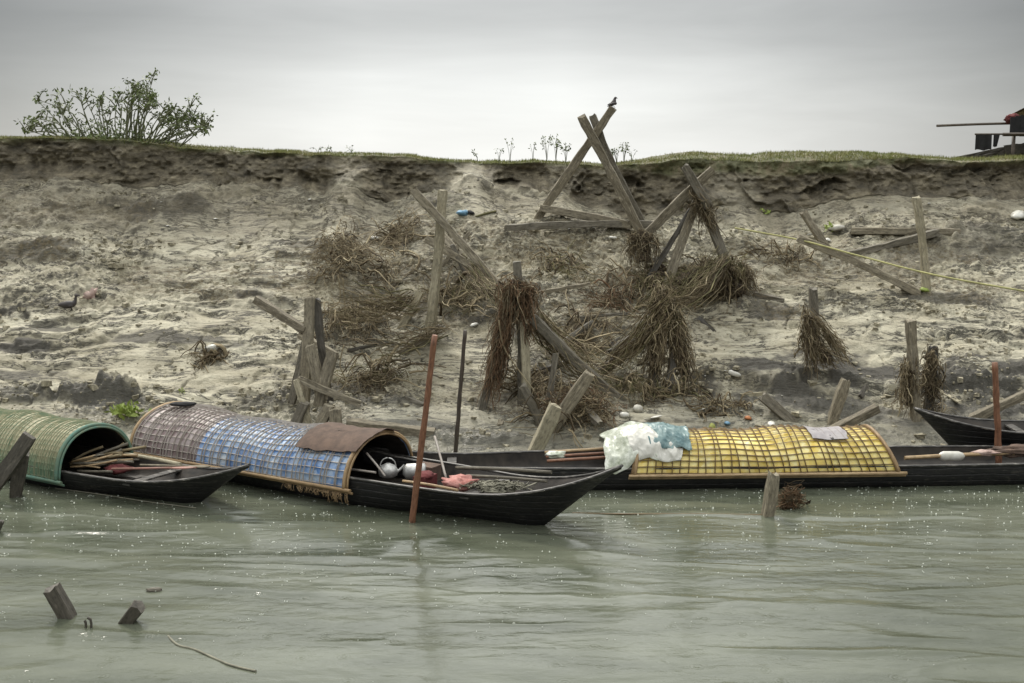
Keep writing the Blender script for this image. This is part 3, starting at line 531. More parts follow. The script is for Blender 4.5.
laid(506, 235, 660, 230, .17, 'timber_mid', 'long dark timber lying almost level behind the tripod foot', .12)
laid(541, 219, 632, 236, .19, 'timber', 'pale timber lying across the foot of the tripod', .22)
laid(500, 318, 528, 352, .14, 'timber_mid', 'short dark timber leaning behind the root hung post legs', .1)
laid(566, 398, 600, 440, .13, 'timber_mid', 'thin timber poking down through the big brown brush heap', .25)
laid(610, 362, 650, 334, .16, 'timber_dark', 'dark timber leaning under the left side of the trestle', .15)
laid(440, 236, 462, 262, .16, 'timber', 'short timber lying under the crossing of the pale post', .1)
laid(592, 330, 562, 352, .12, 'timber_mid', 'thin timber lying in the brush between post and trestle', .12)
laid(300, 352, 338, 372, .13, 'timber', 'thin timber slanting through the jumbled timber frame', .3)
laid(575, 368, 540, 380, .12, 'timber_dark', 'short dark timber end among brush above the leaning timbers', .15)
rs = np.random.RandomState(3)
for i, (px, py, lab) in enumerate([(548, 330, 'among brush right of the root hung post top'), (585, 318, 'below the tripod in the weed'), (612, 345, 'just left of the trestle'), (560, 385, 'behind the broad leaning timber'), (625, 385, 'between trestle and brush heap'), (520, 375, 'between the legs of the root hung post'), (588, 405, 'right of the broad leaning timber'), (475, 300, 'below the long slanting timber'), (445, 292, 'right of the pale crossed post'), (398, 290, 'in the brush left of the pale crossed post'), (352, 352, 'beside the jumbled timber frame'), (345, 385, 'low beside the jumbled timber frame'), (385, 372, 'on the mud below the pale stub'), (640, 262, 'under the tripod foot'), (712, 330, 'right of the trestle'), (745, 395, 'on dark clay behind the yellow canopy'), (500, 425, 'on the mud ledge near the boats'), (420, 405, 'on the mud between the mooring poles'), (862, 395, 'on dark clay behind the short leaning post'), (955, 400, 'near the far right canoe')]):
    g = G(px, py); L_ = rs.uniform(.35, .9); an_ = rs.uniform(-.6, 3.2); e_ = np.array([math.cos(an_) * L_, math.sin(an_) * L_ * .5, rs.uniform(.02, .35) * L_]); mb = MB(); w_ = rs.uniform(.06, .13); timber(mb, g - e_ * .15, g + e_, w_, w_ * rs.uniform(.3, .8)); recenter(mb.build('broken_board', M[['timber', 'timber_mid', 'timber_dark', 'timber_pale'][i % 4]], None, ('broken board end ' + lab, 'board', 'broken boards strewn on the bank')), g)
# stubs standing in the water
def wpost(x0, y0, x1, y1, w, mat, nm, lab, dY=0, h=None):
    g = Z(x0, y0, 0); q = P(x1, y1, g[1] + dY); mb = MB(); timber(mb, g - nz(q - g) * .5, q, w, h, R.uniform(-.3, .3), .008); return recenter(mb.build(nm, M[mat], None, (lab, 'post', None, 'thing')), g)
wpost(766, 516, 774, 473, .15, 'timber', 'water_stake', 'short stake in the water before the yellow boat with driftweed caught on it')
wpost(66, 617, 51, 588, .17, 'timber_dark', 'water_stake', 'dark square stump tilting left out of the near water')
wpost(128, 622, 140, 604, .17, 'timber_dark', 'water_stake', 'low dark stump tilting right in the near water', -.05)
wpost(-14, 500, 30, 436, .22, 'timber_dark', 'water_stake', 'slanting dark board of the pair at the left edge', 0, .1)
wpost(17, 496, 24, 452, .2, 'timber_dark', 'water_stake', 'upright dark post of the pair at the left edge')
wpost(-6, 533, 0, 520, .12, 'timber_dark', 'water_stake', 'tiny dark stake tip at the extreme left edge of the water')
mb = MB(); g = Z(88, 629, 0); tubes(mb, [spl([(-.03, 0, -.1), (-.02, 0, .05), (-.03, 0, .09)], 6), spl([(.02, 0, -.1), (.035, 0, .08), (.0, 0, .12)], 6)], .014, 5); mb.build('reed_stub', M['timber_dark'], None, ('tiny pair of dark reed stubs between the two near stumps', 'reed stub')).location = tuple(g)
mb = MB(); blob(mb, (0, 0, .01), (.09, .04, .03), .3); mb.build('floating_chip', M['timber_mid'], None, ('small brown chip floating behind the right near stump', 'wood chip')).location = tuple(Z(154, 591, .0))
# poles
def pole(x0, y0, x1, y1, r, mat, nm, lab, g, dY=0, knots=6):
    q = P(x1, y1, g[1] + dY); d = nz(q - g); K = 26; t = np.linspace(-.5, 1, K)[:, None]; L = np.linalg.norm(q - g); pts = g + (q - g) * np.where(t < 0, t * .6, t); rr = r * (1 + .12 * (np.arange(K) % 4 == 0)) * np.linspace(1.1, .85, K)
    pts = pts + R.normal(0, .004, pts.shape); mb = MB(); tubes(mb, pts, rr, 9, 0, True, True); return recenter(mb.build(nm, M[mat], None, (lab, 'pole', None, 'thing')), g)
pole(412, 522, 435, 335, .043, 'bamboo_red', 'mooring_pole', 'tall red brown mooring pole leaning in front of the blue boat', Z(412, 522, 0), -.1)
pole(455, 458, 465, 330, .035, 'bamboo_dark', 'mooring_pole', 'thin dark mooring pole behind the blue boat', Z(455, 460, 0), 0)
pole(999, 466, 995, 362, .05, 'bamboo_red', 'mooring_pole', 'red brown mooring pole standing by the canoe at far right', Z(999, 468, 0.05), 0)
# ------------------------------------------------------------------ fibres, roots and brush
def s_along(p0, p1, rad, n, k=7, fl=.4, droop=.0):
    p0 = np.asarray(p0); p1 = np.asarray(p1); t0 = R.rand(n) * (1 - fl); t = t0[:, None] + np.linspace(0, fl, k)[None] * R.uniform(.5, 1.2, (n, 1))
    base_ = p0 + (p1 - p0) * t[..., None]; off = R.normal(0, 1, (n, 1, 3)) * rad * .55 + np.cumsum(R.normal(0, rad * .38, (n, k, 3)), 1); off[..., 2] -= droop * np.linspace(0, 1, k) ** 2; return base_ + off
def s_hang(p0, p1, n, L, spread, k=7, thick=.06):
    p0 = np.asarray(p0); p1 = np.asarray(p1); st = p0 + (p1 - p0) * R.rand(n, 1) + R.normal(0, thick, (n, 3)); l = L * (.12 + .95 * R.rand(n, 1) ** 1.3); u = np.linspace(0, 1, k)[None]
    d = R.normal(0, spread, (n, 1, 3)); d[..., 2] = 0; w = np.cumsum(R.normal(0, .032, (n, k, 3)), 1); v = st[:, None] + d * u[..., None] ** .8 + w; v[..., 2] += .06 * np.sin(u * 3) - l * u; return v
def s_pile(c, rx, ry, h, n, L=.5, k=7, up=.1):
    a = R.rand(n) * 2 * math.pi; r = np.sqrt(R.rand(n)); sc6 = R.randint(7, size=n); ca = R.rand(7) * 6.28; cr_ = R.rand(7) ** .6; cs = R.uniform(.15, .5, 7); x = c[0] + rx * (np.cos(ca) * cr_ * .8)[sc6] + np.cos(a) * r * rx * cs[sc6]; y = c[1] + ry * (np.sin(ca) * cr_ * .8)[sc6] + np.sin(a) * r * ry * cs[sc6]; r = r * .9; hd = R.rand(n) * 2 * math.pi; cv = R.normal(0, 1.6, n); l = L * R.uniform(.4, 1.2, n)
    s = np.linspace(-.5, .5, k)[None]; ang = hd[:, None] + cv[:, None] * s; dx = np.cumsum(np.cos(ang), 1) * l[:, None] / k; dy = np.cumsum(np.sin(ang), 1) * l[:, None] / k * .8
    X_ = x[:, None] + dx; Y_ = y[:, None] + dy; lift = h * (1 - r[:, None] ** 2) * R.rand(n, 1); z = hs(X_, Y_) + .012 + lift + up * R.rand(n, 1) ** 3 * np.sin((s + .5) * math.pi) + R.normal(0, .012, (n, k)); return np.stack([X_, Y_, z], -1)
def clump(nm, lab, parts, cat='root mass', loc=None, group=None):
    mb = MB(); mats = []; q0 = []
    for paths, r, mt in parts:
        paths = paths[:max(4, int(len(paths) * .72))] + R.normal(0, .02, (max(4, int(len(paths) * .72)), 1, 3)); q0.append((paths, r * .5, mt)); m_ = len(paths) // 2; pp = paths[R.randint(len(paths), size=m_)] ; c_ = pp[:, :1]; pp = c_ + (pp - c_) * R.uniform(.6, 1.25, (m_, 1, 1)) + R.normal(0, .035, (m_, 1, 3)) + np.cumsum(R.normal(0, .022, pp.shape), 1); q0.append((pp, r * .5, {'fibre': 'straw', 'fibre_red': 'fibre', 'straw': 'fibre', 'mossy': 'straw'}[mt]))
    if cat == 'root mass':          # mud-clogged core inside the hanging roots
        for paths, r, mt in parts:
            if len(paths) < 150: continue
            pz = paths.reshape(-1, 3); ed = np.percentile(pz[:, 2], np.linspace(4, 90, 10)); cp = []; cr = []
            for e0, e1 in zip(ed[:-1], ed[1:]):
                k_ = (pz[:, 2] >= e0) & (pz[:, 2] <= e1); cp.append(pz[k_].mean(0)); cr.append(min(.16, pz[k_].std(0)[:2].mean() * .8))
            cp = spl(cp[::-1], 22) + R.normal(0, .012, (22, 3)); cr = np.interp(np.linspace(0, 8, 22), range(9), cr[::-1]) * R.uniform(.6, 1.25, 22)
            if 'core' not in mats: mats.append('core')
            tubes(mb, cp, cr, 9, mats.index('core'), False, True)
    parts = q0
    for paths, r, mt in parts:
        if mt not in mats: mats.append(mt)
        tubes(mb, paths, r * np.linspace(1, .5, paths.shape[1])[None] * np.exp(R.normal(0, .5, (len(paths), 1))), 3, mats.index(mt))
    o = mb.build(nm, [M[q] for q in mats], None, (lab, cat, group, 'thing')); p = parts[0][0].reshape(-1, 3); return recenter(o, [p[:, 0].mean(), p[:, 1].mean(), p[:, 2].min()])
gR = 'root masses caught on the timbers'
a, b_ = P(503, 285, yE - .25), P(532, 288, yE - .25)
clump('root_mass', 'reddish roots hanging like a skirt from the middle post', [
    (s_along(P(515, 285, yE - .15), P(486, 405, yE - .4), .09, 420, 8), .012, 'fibre_red'), (s_along(P(524, 290, yE - .2), P(529, 345, yE - .3), .06, 160, 7), .011, 'fibre_red'),
    (s_hang(a, b_, 330, .62, .07), .011, 'fibre_red'), (s_hang(a, b_, 130, .8, .1), .009, 'straw'), (s_along(P(508, 300, yE), P(492, 370, yE - .2), .07, 160), .012, 'fibre')], group=gR)
clump('root_mass', 'tangled roots under the foot of the crossed timber frame, at its right leg', [
    (s_hang(P(700, 262, yB - .5), P(748, 270, yB - .3), 420, .75, .14), .013, 'fibre'), (s_hang(P(655, 285, yB - .5), P(740, 262, yB - .4), 360, .35, .1), .011, 'mossy'), (s_pile(P(735, 290, yB - .3), .5, .5, .3, 300, .5), .012, 'fibre')], group=gR)
clump('root_mass', 'short roots dangling from the crossing of the crossed timber frame', [
    (s_hang(P(692, 205, yB - .2), P(714, 212, yB - .2), 120, .5, .03), .011, 'fibre'), (s_along(P(690, 185, yB - .2), P(716, 235, yB - .2), .06, 130), .012, 'fibre')], group=gR)
clump('root_mass', 'roots caught where the tripod foot meets the crossed frame', [
    (s_hang(P(632, 236, yB), P(655, 238, yB), 260, .7, .13), .012, 'fibre'), (s_pile(P(648, 278, yB), .55, .4, .25, 300, .5), .012, 'mossy')], group=gR)
clump('root_mass', 'thick dark roots wrapping the trestle legs in mid bank', [
    (s_along(P(662, 300, yD + .3), P(652, 388, yD - .1), .12, 380), .014, 'fibre'), (s_along(P(672, 310, yD + .3), P(690, 392, yD - .1), .09, 300), .014, 'fibre'), (s_along(P(660, 325, yD + .4), P(604, 372, yD + .3), .06, 190), .013, 'fibre'),
    (s_hang(P(655, 315, yD + .3), P(678, 315, yD + .3), 90, .5, .05), .012, 'mossy'), (s_along(P(662, 285, yD + .5), P(668, 330, yD + .3), .13, 250), .012, 'straw')], group=gR)
yP = G(825, 370)[1]
clump('root_mass', 'curtain of roots sloping down right from the short post right of centre', [
    (np.concatenate([s_along(P(806 + 0 * i, 305 + i * 6, yP), P(808 + i * 5.5, 372 - i * 1.5, yP - .15), .07, 75) for i in range(9)]), .013, 'fibre'), (s_along(P(810, 310, yP - .1), P(852, 368, yP - .1), .05, 130), .012, 'straw')], group=gR)
yQ = G(915, 415)[1]
clump('root_mass', 'straw coloured roots wrapped round the taller right post', [(s_along(P(908, 358, yQ - .1), P(906, 415, yQ - .15), .07, 220), .011, 'straw'), (s_along(P(914, 358, yQ - .1), P(914, 400, yQ - .15), .06, 100), .011, 'fibre')], group=gR)
clump('root_mass', 'dark roots hanging on the shorter black post at right', [(s_along(P(932, 350, yQ + .1), P(930, 410, yQ), .09, 240), .012, 'fibre'), (s_pile(P(930, 418, yQ), .3, .2, .1, 120, .3), .01, 'straw')], group=gR)
g = Z(785, 508, 0.); mb = []
clump('root_mass', 'small knot of driftweed at the stake before the yellow boat', [(np.stack([g + R.normal(0, .03, 3) + np.array([R.uniform(-.03, .14) + .1 * math.cos(t + i), .05 * math.sin(i * 1.3 + t), .11 + .11 * math.sin(t * 1.3 + i)]) for i in range(120) for t in np.linspace(0, 2.2, 7)]).reshape(120, 7, 3), .009, 'fibre_red')], group=gR)
gK = 'piles of dry brush on the bank'
for (px, py, rx, ry, h, n, L, m1, m2, lab) in [
    (352, 262, 1.2, .8, .35, 700, .6, 'straw', 'fibre', 'wide pile of dry twigs above the jumbled timber frame'),
    (395, 240, .5, .3, .25, 260, .45, 'straw', 'straw', 'dry grass tuft left of the pale crossed post'),
    (350, 330, .9, .6, .3, 480, .6, 'fibre', 'straw', 'brown brush beside the jumbled timber frame'),
    (372, 385, .7, .35, .3, 300, .45, 'fibre', 'mossy', 'dark brush low on the mud right of the jumbled timbers'),
    (455, 300, .9, .5, .15, 300, .5, 'straw', 'mossy', 'dry weed mat between pale post and root hung post'),
    (575, 420, .9, .5, .35, 800, .5, 'fibre', 'fibre_red', 'big brown brush heap behind the leaning timbers near the boats'),
    (575, 345, .9, .5, .2, 420, .6, 'straw', 'fibre', 'dry brush right of the root hung post'),
    (655, 395, .9, .3, .2, 420, .45, 'mossy', 'fibre', 'green brown weed mat at the trestle feet'),
    (620, 300, .8, .4, .15, 260, .6, 'fibre_red', 'straw', 'reddish twigs lying left of the trestle'),
    (560, 265, 1.0, .6, .08, 220, .4, 'mossy', 'straw', 'thin weed mat under the tall tripod'),
    (700, 285, .9, .4, .25, 460, .5, 'mossy', 'straw', 'weed mat spread between the legs of the crossed frame'),
    (535, 395, .6, .5, .25, 300, .5, 'straw', 'fibre', 'dry stalks around the feet of the root hung post'),
    (785, 260, .7, .4, .08, 120, .35, 'straw', 'fibre', 'sparse stalks on the lump right of the crossed frame'),
    (720, 408, .8, .3, .06, 110, .3, 'fibre', 'straw', 'sparse litter of stalks behind the yellow canopy'),
    (210, 360, .3, .2, .06, 50, .3, 'fibre', 'straw', 'thin twigs around the white bag on the left mud')]:
    g = G(px, py); clump('brush_pile', lab, [(s_pile(g, rx, ry, h * 1.3, int(n * .5), L), .012, m1), (s_pile(g, rx * 1.1, ry * 1.1, h * 1.2, int(n * .3), L * .8), .012, m2), (s_pile(g, rx * .8, ry * .8, h * 1.8, 26, L * 1.9, up=.35), .024, 'straw'), (s_pile(g, rx * .8, ry * .8, h, 16, L * 1.4, up=.3), .03, 'fibre')], 'brush pile', group=gK)
# a few long bare vines
def sag(p, q, dz, n, th=.06, k=9):
    t = np.linspace(0, 1, k)[None, :, None]; e0 = p + R.normal(0, th, (n, 1, 3)); e1 = q + R.normal(0, th, (n, 1, 3)); v = e0 + (e1 - e0) * t + np.cumsum(R.normal(0, .05, (n, k, 3)), 1); v[..., 2] -= dz * R.uniform(.3, 1.2, (n, 1)) * 4 * t[..., 0] * (1 - t[..., 0]); return v
for p, q, dz, n, lab in [(P(725, 262, yB - .4), P(672, 300, yD + .4), .25, 130, 'tangled weed rope sagging between the crossed frame and the trestle top'), (P(535, 318, yE), P(605, 385, yE - .3), .2, 130, 'tangled weed along the half buried slanting timber'), (P(665, 300, yD + .3), P(600, 372, yD), .15, 90, 'weed tangle trailing from trestle top to its left leg'),
    (P(470, 268, yH - .2), P(512, 300, yE), .2, 70, 'tangle joining the slanting timber to the root hung post'), (P(410, 300, yH), P(345, 300, yF + .5), .2, 90, 'weed tangle strung left of the pale crossed post'), (P(440, 328, yH - .3), P(385, 345, yF + .3), .1, 60, 'thin tangle at the foot of the pale crossed post')]:
    n = int(n * .38)
    clump('weed_tangle', lab, [(sag(p, q, dz, n), .014, 'fibre'), (sag(p, q, dz * 1.4, n // 3, .1), .012, 'straw'), (sag(p, q, dz * .6, n, .12), .01, 'mossy')], 'weed tangle')
for i, (pts, Y, lab) in enumerate([(([499, 320], [503, 345], [515, 365], [530, 385], [540, 398]), yE - .45, 'pale vine looping down from the root hung post'), (([338, 275], [340, 300], [328, 312], [322, 320]), None, 'thin bare vine hanging beside the upright of the jumbled frame'),
    (([343, 278], [345, 305], [350, 330]), None, 'straight thin stalk hanging above the jumbled frame'), (([600, 310], [590, 330], [580, 350]), None, 'thin reddish twig left of the trestle'), (([344, 345], [340, 365], [346, 382], [336, 394]), yF - .3, 'crooked pale vine on the right side of the jumbled frame')]):
    Yv = Y or G(*pts[-1])[1] - .1; mb = MB(); pp = spl([P(a, b, Yv) for a, b in pts], 14); tubes(mb, pp, .011, 5, 0, True, True); recenter(mb.build('bare_vine', M['straw'], None, (lab, 'vine')), pp[-1])
# ------------------------------------------------------------------ boats
def boat(origin, ang, L, W, fb, rake, ztip, lab, group='country boats moored along the bank', stern=.55, xr=-2.2, zst=.25):
    root = empty('country_boat', (origin[0], origin[1], 0), lab, 'boat', group, ang)
    n = 64; x = np.linspace(-L, rake, n); xm = -L * .52
    q = np.where(x > xm, (x - xm) / (rake - xm), (xm - x) / (L + xm)); w = W / 2 * np.clip(1 - q ** 3.2, 0, 1) ** .8; w = np.where((x < xm), np.maximum(w, W * .5 * stern * .3), w); w = np.maximum(w, .022)
    zt_ = fb + (ztip - fb) * np.clip((x - xr) / (rake - xr), 0, 1) ** 2.2 + zst * np.clip((-L + 1.8 - x) / 1.8, 0, 1) ** 2
    zb_ = np.maximum(-.16, x * ztip / rake); zb_ = np.where(x < -L + 1.0, np.maximum(zb_, -.16 + .5 * (-L + 1.0 - x)), zb_); zb_ = np.minimum(zb_, zt_ - .03)
    t = np.linspace(0, 1, 9); 
    def sec(off, zmin, lift=0):
        ww = np.maximum(w - off, .004)[:, None]; vb = sst(-2.8, -.4, x)[:, None]; y = ww * ((1 - vb) * np.sin(math.pi / 2 * t[None] ** .75) + vb * t[None] ** .9); z = zb_[:, None] + (zt_ - zb_)[:, None] * t[None] ** (1.7 - .7 * vb)
        z = np.maximum(z, np.minimum(zmin, zt_[:, None] - .005)); y2 = np.concatenate([-y[:, ::-1], y[:, 1:]], 1); z2 = np.concatenate([z[:, ::-1], z[:, 1:]], 1); return y2, z2
    yo, zo = sec(0, -9); yi, zi = sec(.035, .075)
    mb = MB(); xx = np.broadcast_to(x[:, None], yo.shape)
    mb.add(np.stack([xx, yo + .006 * vn(xx * 3, zo * 9, 3), zo], -1).reshape(-1, 3), grid_faces(*yo.shape), 0, None, True)
    mb.add(np.stack([xx, yi, zi], -1).reshape(-1, 3), grid_faces(*yi.shape)[:, ::-1], 1, None, True)
    for sgn, c in ((-1, 0), (1, yo.shape[1] - 1)):      # rim cap between the skins
        v = np.stack([np.stack([x, yo[:, c], zo[:, c]], 1), np.stack([x, yi[:, c], zi[:, c] + 0 * x], 1)], 1).reshape(-1, 3); mb.add(v, grid_faces(n, 2), 0)
    m_ = yo.shape[1]; mb.add(np.stack([xx[0], yo[0], zo[0]], -1), np.arange(m_), 0)
    hull = mb.build('hull', [M['tar'], M['inside']], root)
    for sgn in (-1, 1):                                # gunwale rails
        mb = MB(); p = np.stack([x, sgn * np.maximum(w - .01, .012), zt_ + .012], 1); tubes(mb, p, .027, 6, 0, True, True, .7); mb.build('gunwale', M['gunwale'], hull)
    mb = MB()                                          # floorboards
    for k in range(-3, 4):
        ok = (np.interp(np.linspace(-L + .9, -1.5, 30), x, w) * .62 > abs(k) * .12 + .03); xa = np.linspace(-L + .9, -1.5, 30)[ok]
        if len(xa) > 1: boxm(mb, ((xa[0] + xa[-1]) / 2, k * .12, .1 + .004 * (k % 2)), (xa[-1] - xa[0], .105, .018))
    mb.build('floorboards', M['inside'], root)
    for xt in (-.9, -L + 1.3):
        ww = float(np.interp(xt, x, w)); z0 = float(np.interp(xt, x, zt_)); mb = MB(); boxm(mb, (xt, 0, z0 - .045), (.14, ww * 2 - .05, .025)); mb.build('thwart', M['gunwale'], root)
    def loc(lx, ly, lz): c, s = math.cos(ang), math.sin(ang); return np.array([origin[0] + c * lx - s * ly, origin[1] + s * lx + c * ly, lz])
    root['_'] = 0; del root['_']
    return root, loc
def arc(a, bh, g, ph, lean=0):
    return -a * np.cos(ph), g + bh * np.sin(ph) ** .9
def canopy(root, x0, x1, a, bh, g, covers, strip, nh, nl, rim, sag=.0, lean=(0., 0.), sw=.016):
    """bamboo hoops and laths over a tarp; covers: [(x0,x1,mat,label)]"""
    K = 30; ph = np.linspace(.0, math.pi, K)
    def pt(x, p, off=0., s=0):
        u = (x - x0) / (x1 - x0); y = -(a + off) * np.cos(p) ; z = g + (bh + off) * np.sin(p) ** .92 - sag * np.sin(u * math.pi) * np.sin(p) + (.022 * np.sin(x * 2.3 + p * 2) + .02 * np.sin(x * 5.1 + p)) * np.sin(p)
        xo = x + (lean[0] * (1 - u) + lean[1] * u) * np.sin(p); return np.stack([xo + 0 * p, y, z], -1)
    first = None
    for (c0, c1, mt, lb) in covers:
        nx = int((c1 - c0) / .05) + 2; X_, P_ = np.meshgrid(np.linspace(c0, c1, nx), ph, indexing='ij'); mb = MB()
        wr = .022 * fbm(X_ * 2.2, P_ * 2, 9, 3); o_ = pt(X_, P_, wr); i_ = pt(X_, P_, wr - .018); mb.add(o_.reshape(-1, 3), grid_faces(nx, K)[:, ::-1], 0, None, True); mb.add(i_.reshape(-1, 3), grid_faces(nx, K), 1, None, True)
        for e in (0, -1): mb.add(np.stack([o_[e], i_[e]], 1).reshape(-1, 3), grid_faces(K, 2), 0)
        for e in (0, -1): mb.add(np.stack([o_[:, e], i_[:, e]], 1).reshape(-1, 3), grid_faces(nx, 2), 0)
        cv = mb.build('canopy_cover', [M[mt], M['inside']], root)
        if lb: cv['label'] = lb
        first = first or cv
    mb = MB(); xs_ = np.linspace(x0 + .04, x1 - .04, nh); js = R.normal(0, .012, nh)
    hp = np.stack([pt(np.full(K, q + j) + .022 * np.sin(ph * R.uniform(.8, 2) + R.uniform(0, 6)), ph, .022) for q, j in zip(xs_, js)]); tubes(mb, hp, sw, 4, 0, False, False, .45)
    pl_ = np.linspace(.06, math.pi - .06, nl); xl = np.linspace(x0, x1, 40); lp = np.stack([pt(xl, np.full(40, q + R.normal(0, .012)) + .01 * np.sin(xl * 2 + q), .014) for q in pl_]); tubes(mb, lp, sw * .85, 4, 0, False, False, .45)
    mb.build('lattice', M[strip], first)
    for xe in (x0, x1):
        mb = MB(); tubes(mb, pt(np.full(K, xe), ph, .02), .03, 7, 0, True, True); tubes(mb, pt(np.full(K, xe + (.035 if xe == x1 else -.035)), ph, -.01), .018, 6, 0, True, True); mb.build('end_hoop', M[rim], root)
    for sd in (0., math.pi):
        mb = MB(); xl = np.linspace(x0 - .08, x1 + .12, 30); tubes(mb, pt(xl, np.full(30, sd), .03) + [0, 0, .01], .026, 7, 0, True, True); tubes(mb, pt(xl, np.full(30, sd), -.015) + [0, 0, -.035], .018, 6, 0, True, True); mb.build('side_pole', M[rim], root)
    return pt
GB = None
A31 = -math.radians(31)
o2 = Z(545, 525)[:2]; b2, L2 = boat(o2, A31, 7.3, 1.42, .42, 1.1, .93, 'long black boat with its blue and white latticed canopy, bow pointing right', xr=-1.1, zst=0)
pt2 = canopy(b2, -6.95, -2.72, .78, .64, .27, [(-6.95, -5.55, 'redtarp', 'faded red brown rear cover'), (-5.56, -2.72, 'blue', 'blue and white front cover')], 'strip_pale', 50, 20, 'bamboo', sag=.07, sw=.014)
mb = MB(); 
for k in range(130): x = min(-2.66, R.choice([-3.55, -3.1, -2.8]) + R.normal(0, .13)); z0 = .235; l = R.uniform(.03, .17) * (1 if x > -3 else .6); tubes(mb, spl([(x, -.8, z0), (x + R.uniform(-.02, .02), -.82, z0 - l / 2), (x + R.uniform(-.04, .04), -.81, z0 - l)], 5), .0035, 3)
fr = mb.build('frayed_lashing', M['bamboo'], b2); fr['kind'] = 'stuff'
o1 = Z(200, 503)[:2]; b1, L1 = boat(o1, A31, 7.2, 1.3, .30, .95, .66, 'black boat with green and tan arched canopy at the left edge', xr=-1.2)
pt1 = canopy(b1, -6.4, -2.15, .68, .72, .16, [(-6.4, -2.15, 'green', None)], 'strip_green', 70, 26, 'tealrim', sag=.02, sw=.0085)
A3 = math.radians(2.5); oc = np.array([.2, 17.2])
b3, L3 = boat(oc + 10.2 * np.array([math.cos(A3), math.sin(A3)]), A3, 12.6, 1.25, .33, 1.2, .8, 'longest black boat with yellow latticed canopy at right', xr=-2., zst=.22)
pt3 = canopy(b3, -8.66, -4.78, .64, .54, .24, [(-8.66, -4.78, 'yellow', None)], 'strip_dark', 31, 19, 'bamboo', lean=(.1, -.24), sag=.03, sw=.018)
b4, L4 = boat(P(960, 452, 18.55)[:2] , math.radians(180 - 3), 5.2, 1.1, .48, .75, .78, 'black canoe drawn up on the mud at the far right, no canopy', xr=-1.2); b4.location.z = .06
# ------------------------------------------------------------------ things on the boats
def drape(nm, pt, xr_, pr_, mt, lab, root, loc, cat, off=.045, wr=.02, drop=True):
    nx, K = 34, 34; X_, P_ = np.meshgrid(np.linspace(*xr_, nx), np.linspace(*pr_, K), indexing='ij')
    X_ = X_ + .06 * fbm(P_ * 3, X_ * 2, 5, 3) * np.sign(X_ - sum(xr_) / 2); P_ = P_ + .1 * fbm(X_ * 3, P_ * 2, 7, 3) * np.sign(P_ - sum(pr_) / 2); o_ = off + wr * rdg(X_ * 2.5 + P_ * 1.2, P_ * .8, 3, 3)
    o1_ = pt(X_, P_, o_); o2_ = pt(X_, P_, o_ - .012); W1 = np.apply_along_axis(lambda q: loc(*q), 2, o1_); W2 = np.apply_along_axis(lambda q: loc(*q), 2, o2_); mb = MB(); mb.add(W1.reshape(-1, 3), grid_faces(nx, K)[:, ::-1], 0, None, True); mb.add(W2.reshape(-1, 3), grid_faces(nx, K), 0, None, True)
    for e in (0, -1):
        mb.add(np.stack([W1[e], W2[e]], 1).reshape(-1, 3), grid_faces(K, 2)); mb.add(np.stack([W1[:, e], W2[:, e]], 1).reshape(-1, 3), grid_faces(nx, 2))
    return recenter(mb.build(nm, M[mt], None, (lab, cat)), W1[nx // 2, K // 2])
drape('draped_cloth', pt2, (-3.75, -2.62), (.72, 1.95), 'brown_cloth', 'wet brown cloth draped over the front of the blue canopy', b2, L2, 'cloth', .05, .025)
drape('draped_cloth', pt3, (-5.85, -5.25), (.95, 1.75), 'grey_cloth', 'grey lilac cloth patch lying on the right end of the yellow canopy', b3, L3, 'cloth', .035, .01)
mb = MB(); c = L2(-6.5, -.1, .945); blob(mb, (0, 0, .03), (.22, .1, .035), .25, 3, 0, seed=4); mb.build('grey_bundle', M['timber_dark'] if False else M['blackc'], None, ('dark bundle lying on the rear top of the blue boat canopy', 'bundle')).location = tuple(c)
